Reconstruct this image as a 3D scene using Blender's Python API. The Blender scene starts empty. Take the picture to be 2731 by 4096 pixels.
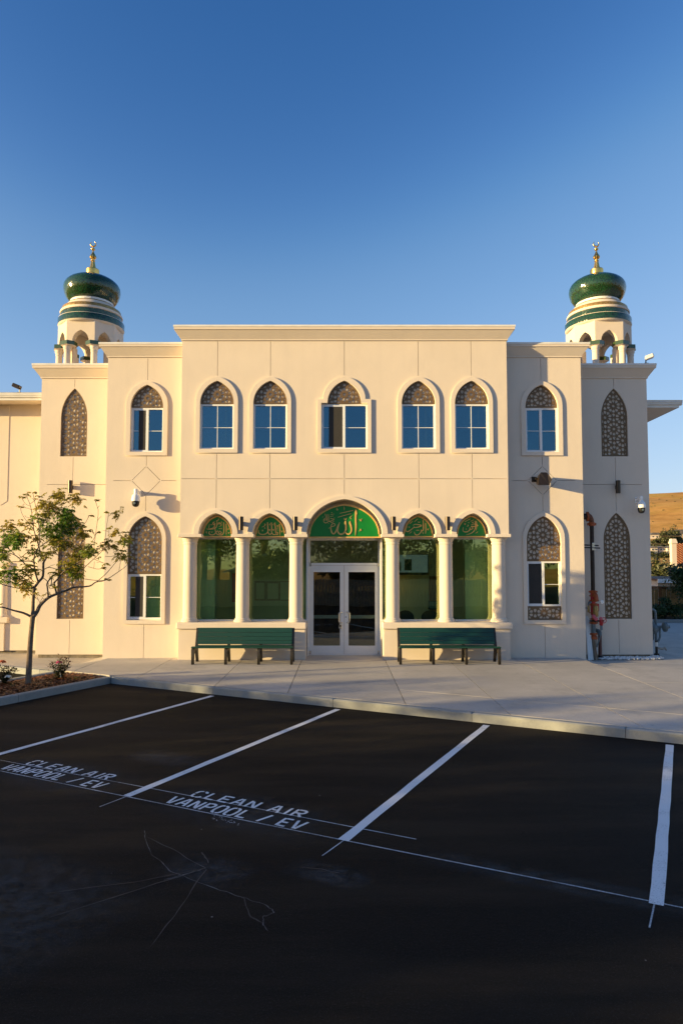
import bpy, math, random
from mathutils import Vector, Matrix, noise
random.seed(11)
PI = math.pi
SC = bpy.context.scene
COL = SC.collection
R = math.radians

# ------------------------------------------------------------------ camera, sky, sun, exposure
cam = bpy.data.cameras.new('camera'); camo = bpy.data.objects.new('camera', cam); COL.objects.link(camo)
cam.sensor_fit = 'VERTICAL'; cam.sensor_height = 36.0; cam.sensor_width = 24.0
cam.lens = 36.0 * 2700 / 4096; cam.shift_y = 72 / 4096; cam.shift_x = 0.0
cam.clip_start = 0.05; cam.clip_end = 8000
camo.location = (0, 0, 2.4); camo.rotation_euler = (R(90) + math.atan(2700 / 50000), 0, 0)
SC.camera = camo

SUN_EL = R(7.7)
SUN_H = Vector((-3.15, -1.0, 0)).normalized()            # horizontal direction towards the sun
wd = bpy.data.worlds.new('World'); SC.world = wd; wd.use_nodes = True
nt = wd.node_tree; bg = nt.nodes['Background']
sky = nt.nodes.new('ShaderNodeTexSky'); sky.sky_type = 'NISHITA'; sky.sun_disc = False
sky.sun_elevation = R(9.0); sky.sun_rotation = math.atan2(SUN_H.x, SUN_H.y)
sky.altitude = 50; sky.air_density = 1.0; sky.dust_density = 0.6; sky.ozone_density = 2.4
SKS = 0.14
def vscale(k, src):
    n = nt.nodes.new('ShaderNodeVectorMath'); n.operation = 'SCALE'; n.inputs['Scale'].default_value = k; nt.links.new(src, n.inputs[0]); return n.outputs[0]
crv = nt.nodes.new('ShaderNodeRGBCurve')                # film-like response of the whole sky dome, no direction in it
nt.links.new(vscale(SKS * 2.22 / 1.6, sky.outputs[0]), crv.inputs['Color'])
for ci, pts in enumerate((((0.135, 0.034), (0.234, 0.165), (0.393, 0.31), (0.98, 0.60), (1.6, 0.86)), ((0.271, 0.132), (0.44, 0.335), (0.685, 0.49), (1.37, 0.74), (1.6, 0.82)), ((0.48, 0.355), (0.713, 0.60), (0.932, 0.73), (1.18, 0.82), (1.6, 0.92)))):
    cv = crv.mapping.curves[ci]; cv.points[0].location = (0, 0); cv.points[1].location = (1.0, pts[-1][1])
    for x, y in pts[:-1]: cv.points.new(x / 1.6, y)
crv.mapping.update()
nt.links.new(vscale(1 / (SKS * 2.22), crv.outputs[0]), bg.inputs[0]); bg.inputs[1].default_value = SKS
sl = bpy.data.lights.new('sun', 'SUN'); sl.energy = 4.6; sl.angle = R(0.55); sl.color = (1.0, 0.735, 0.325)
so = bpy.data.objects.new('sun', sl); COL.objects.link(so)
sd = Vector((-SUN_H.x * math.cos(SUN_EL), -SUN_H.y * math.cos(SUN_EL), -math.sin(SUN_EL)))
so.rotation_euler = sd.to_track_quat('-Z', 'Y').to_euler(); so.location = (-40, -12, 20)
SC.view_settings.view_transform = 'Standard'; SC.view_settings.look = 'None'
SC.view_settings.gamma = 1.0; SC.view_settings.exposure = 1.26
SC.view_settings.use_curve_mapping = False
SC.cycles.max_bounces = 7; SC.cycles.transparent_max_bounces = 12; SC.cycles.glossy_bounces = 4
SC.cycles.sample_clamp_indirect = 6.0

# ------------------------------------------------------------------ materials
def node_mat(name):
    m = bpy.data.materials.new(name); m.use_nodes = True
    return m, m.node_tree, m.node_tree.nodes['Principled BSDF']
def ramp(t, fac, cols):
    r = t.nodes.new('ShaderNodeValToRGB')
    el = r.color_ramp.elements
    while len(el) < len(cols): el.new(0.5)
    for e, (p, c) in zip(el, cols): e.position = p; e.color = (*c, 1)
    t.links.new(fac, r.inputs[0]); return r.outputs[0]
def coords(t, kind='Object', scale=(1, 1, 1), rot=(0, 0, 0)):
    tc = t.nodes.new('ShaderNodeTexCoord'); mp = t.nodes.new('ShaderNodeMapping')
    mp.inputs['Scale'].default_value = scale; mp.inputs['Rotation'].default_value = rot
    t.links.new(tc.outputs[kind], mp.inputs[0]); return mp.outputs[0]
def noise_t(t, vec, scale, detail=4, rough=0.55):
    n = t.nodes.new('ShaderNodeTexNoise'); n.inputs['Scale'].default_value = scale
    n.inputs['Detail'].default_value = detail; n.inputs['Roughness'].default_value = rough
    t.links.new(vec, n.inputs['Vector']); return n.outputs['Fac']
def mix(t, fac, a, b, mode='MIX'):
    n = t.nodes.new('ShaderNodeMix'); n.data_type = 'RGBA'; n.blend_type = mode
    for s, v in ((n.inputs[0], fac), (n.inputs[6], a), (n.inputs[7], b)):
        if isinstance(v, (int, float)): s.default_value = v
        elif isinstance(v, tuple): s.default_value = (*v, 1)
        else: t.links.new(v, s)
    return n.outputs[2]
def bump(t, b, h, strength, dist):
    n = t.nodes.new('ShaderNodeBump'); n.inputs['Strength'].default_value = strength; n.inputs['Distance'].default_value = dist
    t.links.new(h, n.inputs['Height']); t.links.new(n.outputs[0], b.inputs['Normal']); return n
def plain(name, col, rough=0.6, metal=0.0, var=0.12, scale=6.0, bmp=0.0, bscale=60, coat=0.0):
    m, t, b = node_mat(name)
    v = coords(t); f = noise_t(t, v, scale)
    lo = tuple(c * (1 - var) for c in col); hi = tuple(min(1, c * (1 + var)) for c in col)
    t.links.new(ramp(t, f, [(0.3, lo), (0.7, hi)]), b.inputs['Base Color'])
    b.inputs['Roughness'].default_value = rough; b.inputs['Metallic'].default_value = metal
    if coat: b.inputs['Coat Weight'].default_value = coat
    if bmp: bump(t, b, noise_t(t, v, bscale, 5), bmp, 0.01)
    return m
def stucco(name, col, var=0.05):
    m, t, b = node_mat(name); v = coords(t)
    big = noise_t(t, v, 0.55, 5, 0.6); fine = noise_t(t, v, 38, 6, 0.7)
    c = ramp(t, big, [(0.25, tuple(x * (1 - var) for x in col)), (0.75, tuple(x * (1 + var) for x in col))])
    st = coords(t, 'Object', (1.6, 1.6, 0.12)); sf = noise_t(t, st, 2.2, 5, 0.65)
    c2 = mix(t, ramp(t, sf, [(0.50, (0, 0, 0)), (0.80, (0.17, 0.17, 0.17))]), c, tuple(x * 0.72 for x in col))
    c3 = mix(t, ramp(t, fine, [(0.3, (0.10, 0.10, 0.10)), (0.7, (0, 0, 0))]), c2, tuple(x * 0.75 for x in col))
    t.links.new(c3, b.inputs['Base Color']); b.inputs['Roughness'].default_value = 0.9
    b.inputs['Specular IOR Level'].default_value = 0.2
    w = noise_t(t, v, 1.7, 3); s = t.nodes.new('ShaderNodeMath'); s.operation = 'MULTIPLY_ADD'
    t.links.new(w, s.inputs[0]); s.inputs[1].default_value = 2.2; t.links.new(fine, s.inputs[2])
    bump(t, b, s.outputs[0], 0.5, 0.006); return m
M = {}
M['stucco'] = stucco('cream_stucco', (0.70, 0.605, 0.505))
M['stucco2'] = stucco('pale_cream_trim', (0.71, 0.615, 0.515), 0.03)
M['column'] = stucco('cast_stone', (0.69, 0.59, 0.485), 0.04)
M['flash'] = plain('white_flashing', (0.72, 0.70, 0.66), 0.45, 0.0, 0.08, 3)
M['found'] = plain('concrete_foundation', (0.20, 0.17, 0.13), 0.95, 0, 0.35, 9, 0.6, 40)
M['alu'] = plain('grey_aluminium', (0.66, 0.67, 0.69), 0.40, 0.15, 0.05, 3)
M['vinyl'] = plain('white_vinyl_frame', (0.78, 0.78, 0.78), 0.4, 0, 0.04, 3)
M['lattice'] = plain('brown_lattice', (0.135, 0.082, 0.036), 0.55, 0, 0.10, 3)
M['bronze'] = plain('dark_bronze', (0.045, 0.033, 0.024), 0.32, 0.6, 0.15, 4)
M['black'] = plain('black_plastic', (0.012, 0.012, 0.013), 0.35, 0, 0.15, 5)
M['camwhite'] = plain('white_camera_shell', (0.82, 0.82, 0.82), 0.35, 0, 0.03, 3)
M['gold'] = plain('polished_gold', (0.86, 0.52, 0.14), 0.27, 1.0, 0.08, 9)
M['goldpaint'] = plain('gold_paint', (0.66, 0.40, 0.12), 0.45, 0.1, 0.12, 6)
M['signgreen'] = plain('green_sign_board', (0.001, 0.19, 0.020), 0.42, 0, 0.12, 2)
M['steel'] = plain('brushed_steel', (0.62, 0.60, 0.56), 0.25, 1.0, 0.06, 6)
M['orange'] = plain('orange_coupling', (0.34, 0.068, 0.012), 0.5, 0.1, 0.25, 14)
M['redpaint'] = plain('red_paint', (0.42, 0.012, 0.02), 0.4, 0, 0.2, 10)
M['pinkcap'] = plain('pink_red_cap', (0.55, 0.10, 0.13), 0.5, 0, 0.2, 12)
M['brass'] = plain('aged_brass', (0.36, 0.25, 0.10), 0.45, 0.7, 0.25, 14)
M['rust'] = plain('rusty_cast_iron', (0.16, 0.055, 0.022), 0.6, 0.2, 0.5, 18)
M['ironpipe'] = plain('black_iron_pipe', (0.028, 0.016, 0.011), 0.5, 0.3, 0.4, 12)
M['pvc'] = plain('white_pvc', (0.72, 0.72, 0.70), 0.5, 0, 0.06, 6)
M['rawpipe'] = plain('grey_sleeve_pipe', (0.30, 0.27, 0.23), 0.7, 0.1, 0.25, 8)
M['brownpipe'] = plain('brown_drain_pipe', (0.10, 0.035, 0.028), 0.55, 0, 0.2, 6)
M['bluegrey'] = plain('blue_grey_paint', (0.11, 0.155, 0.18), 0.5, 0.1, 0.2, 9)
M['pole'] = plain('weathered_pole', (0.20, 0.14, 0.09), 0.8, 0, 0.25, 9)
M['frameblk'] = plain('black_cast_frame', (0.022, 0.018, 0.015), 0.55, 0.1, 0.4, 18, 0.4, 60)
M['gravel'] = plain('white_stone', (0.66, 0.65, 0.64), 0.85, 0, 0.25, 20)
M['white'] = plain('white_wall_paint', (0.74, 0.75, 0.70), 0.8, 0, 0.05, 2)
M['wood'] = plain('brown_wood', (0.26, 0.10, 0.028), 0.5, 0, 0.35, 5)
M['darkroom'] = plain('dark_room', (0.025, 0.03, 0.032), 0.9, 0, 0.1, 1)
M['blind'] = plain('dark_window_blind', (0.09, 0.085, 0.08), 0.9, 0, 0.2, 9)
M['tilefloor'] = plain('lobby_floor', (0.28, 0.25, 0.20), 0.35, 0, 0.1, 3)
M['soil'] = plain('dark_soil', (0.03, 0.018, 0.011), 0.95, 0, 0.4, 20)

def bench_mat():
    m, t, b = node_mat('green_recycled_slat'); v = coords(t, 'Object', (1.2, 30, 30))
    f = noise_t(t, v, 3.0, 5); c = ramp(t, f, [(0.25, (0.0015, 0.030, 0.020)), (0.75, (0.004, 0.052, 0.034))])
    t.links.new(c, b.inputs['Base Color']); b.inputs['Roughness'].default_value = 0.45
    bump(t, b, f, 0.25, 0.004); return m
M['slat'] = bench_mat()

def mosaic(name, c1, c2, grout, rough, metal=0.0, coat=0.0):
    m, t, b = node_mat(name)
    tc = t.nodes.new('ShaderNodeTexCoord')
    br = t.nodes.new('ShaderNodeTexBrick'); br.offset = 0.5; br.squash = 1.0
    br.inputs['Scale'].default_value = 1.0; br.inputs['Brick Width'].default_value = 1.0; br.inputs['Row Height'].default_value = 1.0
    br.inputs['Mortar Size'].default_value = 0.07; br.inputs['Mortar Smooth'].default_value = 0.2
    br.inputs['Color1'].default_value = (*c1, 1); br.inputs['Color2'].default_value = (*c2, 1); br.inputs['Mortar'].default_value = (*grout, 1)
    t.links.new(tc.outputs['UV'], br.inputs['Vector'])
    t.links.new(br.outputs['Color'], b.inputs['Base Color'])
    b.inputs['Roughness'].default_value = rough; b.inputs['Metallic'].default_value = metal
    fl = t.nodes.new('ShaderNodeVectorMath'); fl.operation = 'FLOOR'; t.links.new(tc.outputs['UV'], fl.inputs[0])
    wn = t.nodes.new('ShaderNodeTexWhiteNoise'); wn.noise_dimensions = '3D'; t.links.new(fl.outputs[0], wn.inputs['Vector'])
    sb = t.nodes.new('ShaderNodeVectorMath'); sb.operation = 'SUBTRACT'; t.links.new(wn.outputs['Color'], sb.inputs[0]); sb.inputs[1].default_value = (0.5, 0.5, 0.5)
    ge = t.nodes.new('ShaderNodeNewGeometry')
    ma = t.nodes.new('ShaderNodeVectorMath'); ma.operation = 'MULTIPLY_ADD'
    t.links.new(sb.outputs[0], ma.inputs[0]); ma.inputs[1].default_value = (0.18, 0.18, 0.18); t.links.new(ge.outputs['Normal'], ma.inputs[2])
    nm = t.nodes.new('ShaderNodeVectorMath'); nm.operation = 'NORMALIZE'; t.links.new(ma.outputs[0], nm.inputs[0])
    t.links.new(nm.outputs[0], b.inputs['Normal'])
    if coat: b.inputs['Coat Weight'].default_value = coat; b.inputs['Coat Roughness'].default_value = 0.08
    return m
M['greentile'] = mosaic('green_mosaic_tile', (0.0008, 0.009, 0.004), (0.006, 0.056, 0.020), (0.05, 0.085, 0.035), 0.14, 0.0, 0.4)
M['goldtile'] = mosaic('gold_mosaic_tile', (0.30, 0.17, 0.045), (0.52, 0.33, 0.10), (0.25, 0.17, 0.08), 0.3, 0.5)
M['whitetile'] = mosaic('white_mosaic_tile', (0.74, 0.74, 0.73), (0.80, 0.80, 0.79), (0.5, 0.5, 0.5), 0.3)

def glass(name, tint, refl, base, fcol):
    m = bpy.data.materials.new(name); m.use_nodes = True; t = m.node_tree
    t.nodes.remove(t.nodes['Principled BSDF']); out = t.nodes['Material Output']
    tr = t.nodes.new('ShaderNodeBsdfTransparent'); tr.inputs[0].default_value = (*tint, 1)
    gl = t.nodes.new('ShaderNodeBsdfGlossy'); gl.inputs['Color'].default_value = (*fcol, 1); gl.inputs['Roughness'].default_value = 0.004
    wv = noise_t(t, coords(t), 0.9, 2); bp = t.nodes.new('ShaderNodeBump'); bp.inputs['Strength'].default_value = 0.035; bp.inputs['Distance'].default_value = 0.05
    t.links.new(wv, bp.inputs['Height']); t.links.new(bp.outputs[0], gl.inputs['Normal'])
    fr = t.nodes.new('ShaderNodeFresnel'); fr.inputs['IOR'].default_value = 1.5
    ma = t.nodes.new('ShaderNodeMath'); ma.operation = 'MULTIPLY_ADD'; ma.use_clamp = True
    t.links.new(fr.outputs[0], ma.inputs[0]); ma.inputs[1].default_value = refl; ma.inputs[2].default_value = base
    mx = t.nodes.new('ShaderNodeMixShader'); t.links.new(ma.outputs[0], mx.inputs[0])
    t.links.new(tr.outputs[0], mx.inputs[1]); t.links.new(gl.outputs[0], mx.inputs[2]); t.links.new(mx.outputs[0], out.inputs[0])
    return m
M['lobbyglass'] = glass('green_tinted_glass', (0.88, 1.0, 0.80), 1.5, 0.085, (0.92, 1.0, 0.66))
M['upglass'] = glass('blue_coated_glass', (0.52, 0.60, 0.62), 1.3, 0.11, (0.30, 0.66, 0.92))
M['mesh'] = plain('insect_mesh', (0.035, 0.032, 0.030), 0.9, 0, 0.2, 40)
M['doorglass'] = glass('clear_door_glass', (0.76, 0.80, 0.72), 1.2, 0.05, (0.95, 0.95, 0.9))

def concrete(name, col, streak=True):
    m, t, b = node_mat(name); v = coords(t)
    a = noise_t(t, v, 0.5, 6, 0.65); f = noise_t(t, v, 30, 5, 0.7); g = noise_t(t, coords(t, 'Object', (0.6, 3.0, 1)), 1.4, 6, 0.7)
    c = ramp(t, a, [(0.25, tuple(x * 0.78 for x in col)), (0.75, tuple(x * 1.16 for x in col))])
    c = mix(t, ramp(t, g, [(0.5, (0, 0, 0)), (0.75, (0.35, 0.35, 0.35))]), c, tuple(x * 0.66 for x in col))
    c = mix(t, ramp(t, f, [(0.35, (0.22, 0.22, 0.22)), (0.65, (0, 0, 0))]), c, tuple(x * 0.6 for x in col))
    oi = t.nodes.new('ShaderNodeObjectInfo'); c = mix(t, 1.0, c, ramp(t, oi.outputs['Random'], [(0.0, (0.80, 0.80, 0.79)), (1.0, (1.08, 1.06, 1.04))]), 'MULTIPLY')
    w = t.nodes.new('ShaderNodeTexVoronoi'); w.inputs['Scale'].default_value = 1.7; t.links.new(v, w.inputs['Vector'])
    c = mix(t, ramp(t, w.outputs['Distance'], [(0.03, (0.5, 0.5, 0.5)), (0.07, (0, 0, 0))]), c, tuple(x * 0.45 for x in col))
    sp = noise_t(t, v, 1.1, 7, 0.7); c = mix(t, ramp(t, sp, [(0.52, (0, 0, 0)), (0.66, (0.42, 0.42, 0.42))]), c, tuple(x * 0.52 for x in col))
    sq = noise_t(t, v, 7.0, 6, 0.75); c = mix(t, ramp(t, sq, [(0.54, (0, 0, 0)), (0.70, (0.35, 0.35, 0.35))]), c, tuple(x * 0.55 for x in col))
    t.links.new(c, b.inputs['Base Color']); b.inputs['Roughness'].default_value = 0.82
    bump(t, b, f, 0.35, 0.004); return m
M['conc'] = concrete('broom_concrete', (0.48, 0.45, 0.415))
M['kerb'] = concrete('kerb_concrete', (0.31, 0.325, 0.325))
def asphalt():
    m, t, b = node_mat('black_sealed_asphalt'); v = coords(t)
    a = noise_t(t, v, 0.35, 5, 0.6); s = noise_t(t, coords(t, 'Object', (0.25, 1.6, 1), (0, 0, R(-27))), 0.8, 5, 0.6); f = noise_t(t, v, 75, 5, 0.85); g = noise_t(t, v, 38, 5, 0.85)
    c = ramp(t, a, [(0.32, (0.0010, 0.0012, 0.0020)), (0.68, (0.0068, 0.0062, 0.0062))])
    c = mix(t, ramp(t, s, [(0.44, (0, 0, 0)), (0.66, (0.85, 0.85, 0.85))]), c, (0.027, 0.0195, 0.0130))
    c = mix(t, ramp(t, f, [(0.54, (0, 0, 0)), (0.66, (0.6, 0.6, 0.6))]), c, (0.060, 0.054, 0.049))
    w = t.nodes.new('ShaderNodeTexVoronoi'); w.inputs['Scale'].default_value = 2.3; t.links.new(v, w.inputs['Vector'])
    c = mix(t, ramp(t, w.outputs['Distance'], [(0.010, (0.8, 0.8, 0.8)), (0.022, (0, 0, 0))]), c, (0.40, 0.40, 0.40))
    t.links.new(c, b.inputs['Base Color']); b.inputs['Roughness'].default_value = 0.78
    b.inputs['Specular IOR Level'].default_value = 0.12
    bump(t, b, g, 1.0, 0.016); return m
M['asphalt'] = asphalt()
def paint(name, col, lo, hi):
    m, t, b = node_mat(name); v = coords(t); f = noise_t(t, v, 70, 5, 0.8); a = noise_t(t, v, 3.0, 4)
    k = mix(t, 0.35, f, a)
    t.links.new(ramp(t, k, [(lo, (0.02, 0.02, 0.021)), (hi, col)]), b.inputs['Base Color'])
    b.inputs['Roughness'].default_value = 0.65; return m
M['paint'] = paint('white_road_paint', (0.76, 0.76, 0.77), 0.36, 0.46)
M['chalk'] = paint('chalk_snap_line', (0.66, 0.68, 0.72), 0.38, 0.58)
M['scratch'] = paint('pale_scratch', (0.26, 0.27, 0.29), 0.42, 0.66)
M['scuff'] = paint('faint_scuff', (0.085, 0.09, 0.10), 0.46, 0.70)

def dust():
    m, t, b = node_mat('paint_overspray_dust'); out = t.nodes['Material Output']
    b.inputs['Base Color'].default_value = (0.55, 0.56, 0.58, 1); b.inputs['Roughness'].default_value = 0.9
    g = t.nodes.new('ShaderNodeTexCoord'); sx = t.nodes.new('ShaderNodeSeparateXYZ'); t.links.new(g.outputs['UV'], sx.inputs[0])
    def hump(o):
        a = t.nodes.new('ShaderNodeMath'); a.operation = 'SUBTRACT'; a.inputs[0].default_value = 1.0; t.links.new(o, a.inputs[1])
        k = t.nodes.new('ShaderNodeMath'); k.operation = 'MULTIPLY'; t.links.new(o, k.inputs[0]); t.links.new(a.outputs[0], k.inputs[1]); return k.outputs[0]
    p = t.nodes.new('ShaderNodeMath'); p.operation = 'MULTIPLY'; t.links.new(hump(sx.outputs[0]), p.inputs[0]); t.links.new(hump(sx.outputs[1]), p.inputs[1])
    n = noise_t(t, coords(t), 9.0, 7, 0.75); r = ramp(t, n, [(0.40, (0, 0, 0)), (0.75, (1, 1, 1))])
    q = t.nodes.new('ShaderNodeMath'); q.operation = 'MULTIPLY'; t.links.new(p.outputs[0], q.inputs[0]); t.links.new(r, q.inputs[1])
    w = t.nodes.new('ShaderNodeMath'); w.operation = 'MULTIPLY'; t.links.new(q.outputs[0], w.inputs[0]); w.inputs[1].default_value = 2.0
    tr = t.nodes.new('ShaderNodeBsdfTransparent'); mx = t.nodes.new('ShaderNodeMixShader'); t.links.new(w.outputs[0], mx.inputs[0]); t.links.new(tr.outputs[0], mx.inputs[1]); t.links.new(b.outputs[0], mx.inputs[2]); t.links.new(mx.outputs[0], out.inputs[0]); return m
M['dust'] = dust()
def leafmat(name, lo, hi, trans=0.35):
    m, t, b = node_mat(name)
    at = t.nodes.new('ShaderNodeAttribute'); at.attribute_name = 'tint'
    c = ramp(t, at.outputs['Fac'], [(0.0, lo), (1.0, hi)])
    t.links.new(c, b.inputs['Base Color']); b.inputs['Roughness'].default_value = 0.5
    tl = t.nodes.new('ShaderNodeBsdfTranslucent'); t.links.new(c, tl.inputs[0])
    mx = t.nodes.new('ShaderNodeMixShader'); mx.inputs[0].default_value = trans
    t.links.new(b.outputs[0], mx.inputs[1]); t.links.new(tl.outputs[0], mx.inputs[2])
    t.links.new(mx.outputs[0], t.nodes['Material Output'].inputs[0]); return m
M['leaf_y'] = leafmat('young_leaf', (0.065, 0.19, 0.012), (0.38, 0.27, 0.035), 0.55)
M['leaf_d'] = leafmat('dark_leaf', (0.012, 0.036, 0.010), (0.045, 0.095, 0.018), 0.25)
M['leaf_o'] = leafmat('olive_leaf', (0.030, 0.040, 0.012), (0.085, 0.090, 0.028), 0.2)
M['leaf_b'] = leafmat('bright_leaf', (0.06, 0.11, 0.012), (0.20, 0.22, 0.03), 0.45)
M['leaf_r'] = leafmat('rose_leaf', (0.020, 0.055, 0.012), (0.11, 0.035, 0.022), 0.25)
M['mulch'] = leafmat('bark_mulch', (0.09, 0.026, 0.010), (0.36, 0.12, 0.035), 0.0)
M['bark'] = plain('grey_brown_bark', (0.15, 0.11, 0.08), 0.9, 0, 0.35, 16, 0.8, 30)
M['bark2'] = plain('dark_bark', (0.06, 0.045, 0.03), 0.95, 0, 0.3, 6)
M['petal_p'] = plain('magenta_petal', (0.45, 0.02, 0.13), 0.6, 0, 0.3, 60)
M['petal_w'] = plain('white_petal', (0.75, 0.74, 0.66), 0.6, 0, 0.1, 40)
M['petal_o'] = plain('orange_petal', (0.65, 0.14, 0.03), 0.6, 0, 0.2, 40)

# ------------------------------------------------------------------ mesh helpers
class MB:
    def __init__(s): s.v = []; s.f = []; s.t = []
    def add(s, vs, fs, tint=None):
        o = len(s.v); s.v += [tuple(p) for p in vs]; s.f += [tuple(i + o for i in f) for f in fs]
        if tint is not None: s.t += [tint] * len(fs)
        return s
    def box(s, x0, x1, y0, y1, z0, z1):
        return s.add([(x0, y0, z0), (x1, y0, z0), (x1, y1, z0), (x0, y1, z0), (x0, y0, z1), (x1, y0, z1), (x1, y1, z1), (x0, y1, z1)],
                     [(0, 3, 2, 1), (4, 5, 6, 7), (0, 1, 5, 4), (1, 2, 6, 5), (2, 3, 7, 6), (3, 0, 4, 7)])
    def bbox(s, x0, x1, y0, y1, z0, z1, b=0.01):
        # box with chamfered vertical/horizontal edges (all twelve)
        xs, ys, zs = (x0, x1), (y0, y1), (z0, z1); idx = {}; vs = []
        for i in (0, 1):
            for j in (0, 1):
                for k in (0, 1):
                    sx, sy, sz = (b if i == 0 else -b), (b if j == 0 else -b), (b if k == 0 else -b)
                    for a, p in enumerate(((xs[i], ys[j] + sy, zs[k] + sz), (xs[i] + sx, ys[j], zs[k] + sz), (xs[i] + sx, ys[j] + sy, zs[k]))):
                        idx[i, j, k, a] = len(vs); vs.append(p)
        fs = []
        for i in (0, 1): fs.append([idx[i, 0, 0, 0], idx[i, 1, 0, 0], idx[i, 1, 1, 0], idx[i, 0, 1, 0]][::(-1 if i == 0 else 1)])
        for j in (0, 1): fs.append([idx[0, j, 0, 1], idx[1, j, 0, 1], idx[1, j, 1, 1], idx[0, j, 1, 1]][::(1 if j == 0 else -1)])
        for k in (0, 1): fs.append([idx[0, 0, k, 2], idx[1, 0, k, 2], idx[1, 1, k, 2], idx[0, 1, k, 2]][::(-1 if k == 0 else 1)])
        for i in (0, 1):
            for j in (0, 1): fs.append([idx[i, j, 0, 0], idx[i, j, 1, 0], idx[i, j, 1, 1], idx[i, j, 0, 1]])
            for k in (0, 1): fs.append([idx[i, 0, k, 0], idx[i, 1, k, 0], idx[i, 1, k, 2], idx[i, 0, k, 2]])
            for j in (0, 1):
                for k in (0, 1): fs.append([idx[i, j, k, 0], idx[i, j, k, 1], idx[i, j, k, 2]])
        for j in (0, 1):
            for k in (0, 1): fs.append([idx[0, j, k, 1], idx[1, j, k, 1], idx[1, j, k, 2], idx[0, j, k, 2]])
        return s.add(vs, fs)
    def tube(s, pts, rs, n=8, caps=True):
        pts = [Vector(p) for p in pts]
        if not isinstance(rs, (list, tuple)): rs = [rs] * len(pts)
        vs = []; fs = []; up = None
        for i, p in enumerate(pts):
            d = (pts[min(i + 1, len(pts) - 1)] - pts[max(i - 1, 0)])
            d = d.normalized() if d.length > 1e-9 else Vector((0, 0, 1))
            if up is None: up = Vector((1, 0, 0)) if abs(d.x) < 0.8 else Vector((0, 1, 0))
            a = (up - d * up.dot(d)); a = a.normalized() if a.length > 1e-6 else d.orthogonal().normalized()
            up = a; b = d.cross(a)
            for k in range(n):
                q = 2 * PI * k / n; vs.append(p + (a * math.cos(q) + b * math.sin(q)) * rs[i])
        for i in range(len(pts) - 1):
            for k in range(n):
                k2 = (k + 1) % n; fs.append((i * n + k, i * n + k2, (i + 1) * n + k2, (i + 1) * n + k))
        if caps: fs.append(tuple(range(n))[::-1]); fs.append(tuple((len(pts) - 1) * n + k for k in range(n)))
        return s.add(vs, fs)
    def cyl(s, p0, p1, r, n=16): return s.tube([p0, p1], r, n)
    def lathe(s, prof, c, n=24, axis='z', flute=0):
        vs = []; fs = []
        for (r, h) in prof:
            for k in range(n):
                a = 2 * PI * k / n; rr = r * (1 + (flute if k % 2 else -flute))
                x, y = rr * math.cos(a), rr * math.sin(a)
                vs.append((c[0] + x, c[1] + y, c[2] + h) if axis == 'z' else ((c[0] + x, c[1] - h, c[2] + y) if axis == 'y' else (c[0] + h, c[1] + x, c[2] + y)))
        m = len(prof)
        for i in range(m - 1):
            for k in range(n):
                k2 = (k + 1) % n; fs.append((i * n + k, i * n + k2, (i + 1) * n + k2, (i + 1) * n + k))
        fs.append(tuple(range(n))[::-1]); fs.append(tuple((m - 1) * n + k for k in range(n)))
        return s.add(vs, fs)
    def prism(s, poly, a0, a1, axis='y'):
        n = len(poly)
        P = {'y': lambda u, v, a: (u, a, v), 'x': lambda u, v, a: (a, u, v), 'z': lambda u, v, a: (u, v, a)}[axis]
        vs = [P(u, v, a0) for u, v in poly] + [P(u, v, a1) for u, v in poly]
        fs = [tuple(range(n)), tuple(range(2 * n - 1, n - 1, -1))] + [(i, n + i, n + (i + 1) % n, (i + 1) % n) for i in range(n)]
        return s.add(vs, fs)
    def build(s, name, mat, parent=None, smooth=False, ang=38, loc=None, fix=True):
        me = bpy.data.meshes.new(name); me.from_pydata(s.v, [], s.f)
        if s.t:
            at = me.attributes.new('tint', 'FLOAT', 'FACE'); at.data.foreach_set('value', s.t)
        if fix and not s.t and len(s.f) < 60000:
            import bmesh
            bm = bmesh.new(); bm.from_mesh(me); bmesh.ops.recalc_face_normals(bm, faces=bm.faces); bm.to_mesh(me); bm.free()
        return link(name, me, mat, parent, smooth, ang)
def link(name, me, mat, parent=None, smooth=False, ang=38):
    me.materials.clear(); me.materials.append(M[mat] if isinstance(mat, str) else mat)
    if smooth:
        me.polygons.foreach_set('use_smooth', [True] * len(me.polygons)); me.set_sharp_from_angle(angle=R(ang))
    o = bpy.data.objects.new(name, me); COL.objects.link(o)
    if parent: o.parent = parent; o.matrix_parent_inverse = parent.matrix_world.inverted() if False else Matrix.Translation(-parent.location) if parent.type == 'EMPTY' else Matrix.Identity(4)
    return o
def empty(name, loc=(0, 0, 0)):
    o = bpy.data.objects.new(name, None); COL.objects.link(o); o.location = loc; o.empty_display_size = 0.2
    return o
def tag(o, label=None, cat=None, group=None, kind=None):
    if label: o['label'] = label
    if cat: o['category'] = cat
    if group: o['group'] = group
    if kind: o['kind'] = kind
    return o
def thing(name, label, cat, loc=(0, 0, 0), group=None): return tag(empty(name, loc), label, cat, group)
def copy_thing(root, delta, label):
    c = root.copy(); COL.objects.link(c); c.location = root.location + Vector(delta); c['label'] = label
    for ch in list(root.children):
        d = ch.copy(); COL.objects.link(d); d.parent = c
        for g in ch.children:
            e = g.copy(); COL.objects.link(e); e.parent = d
    return c
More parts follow.
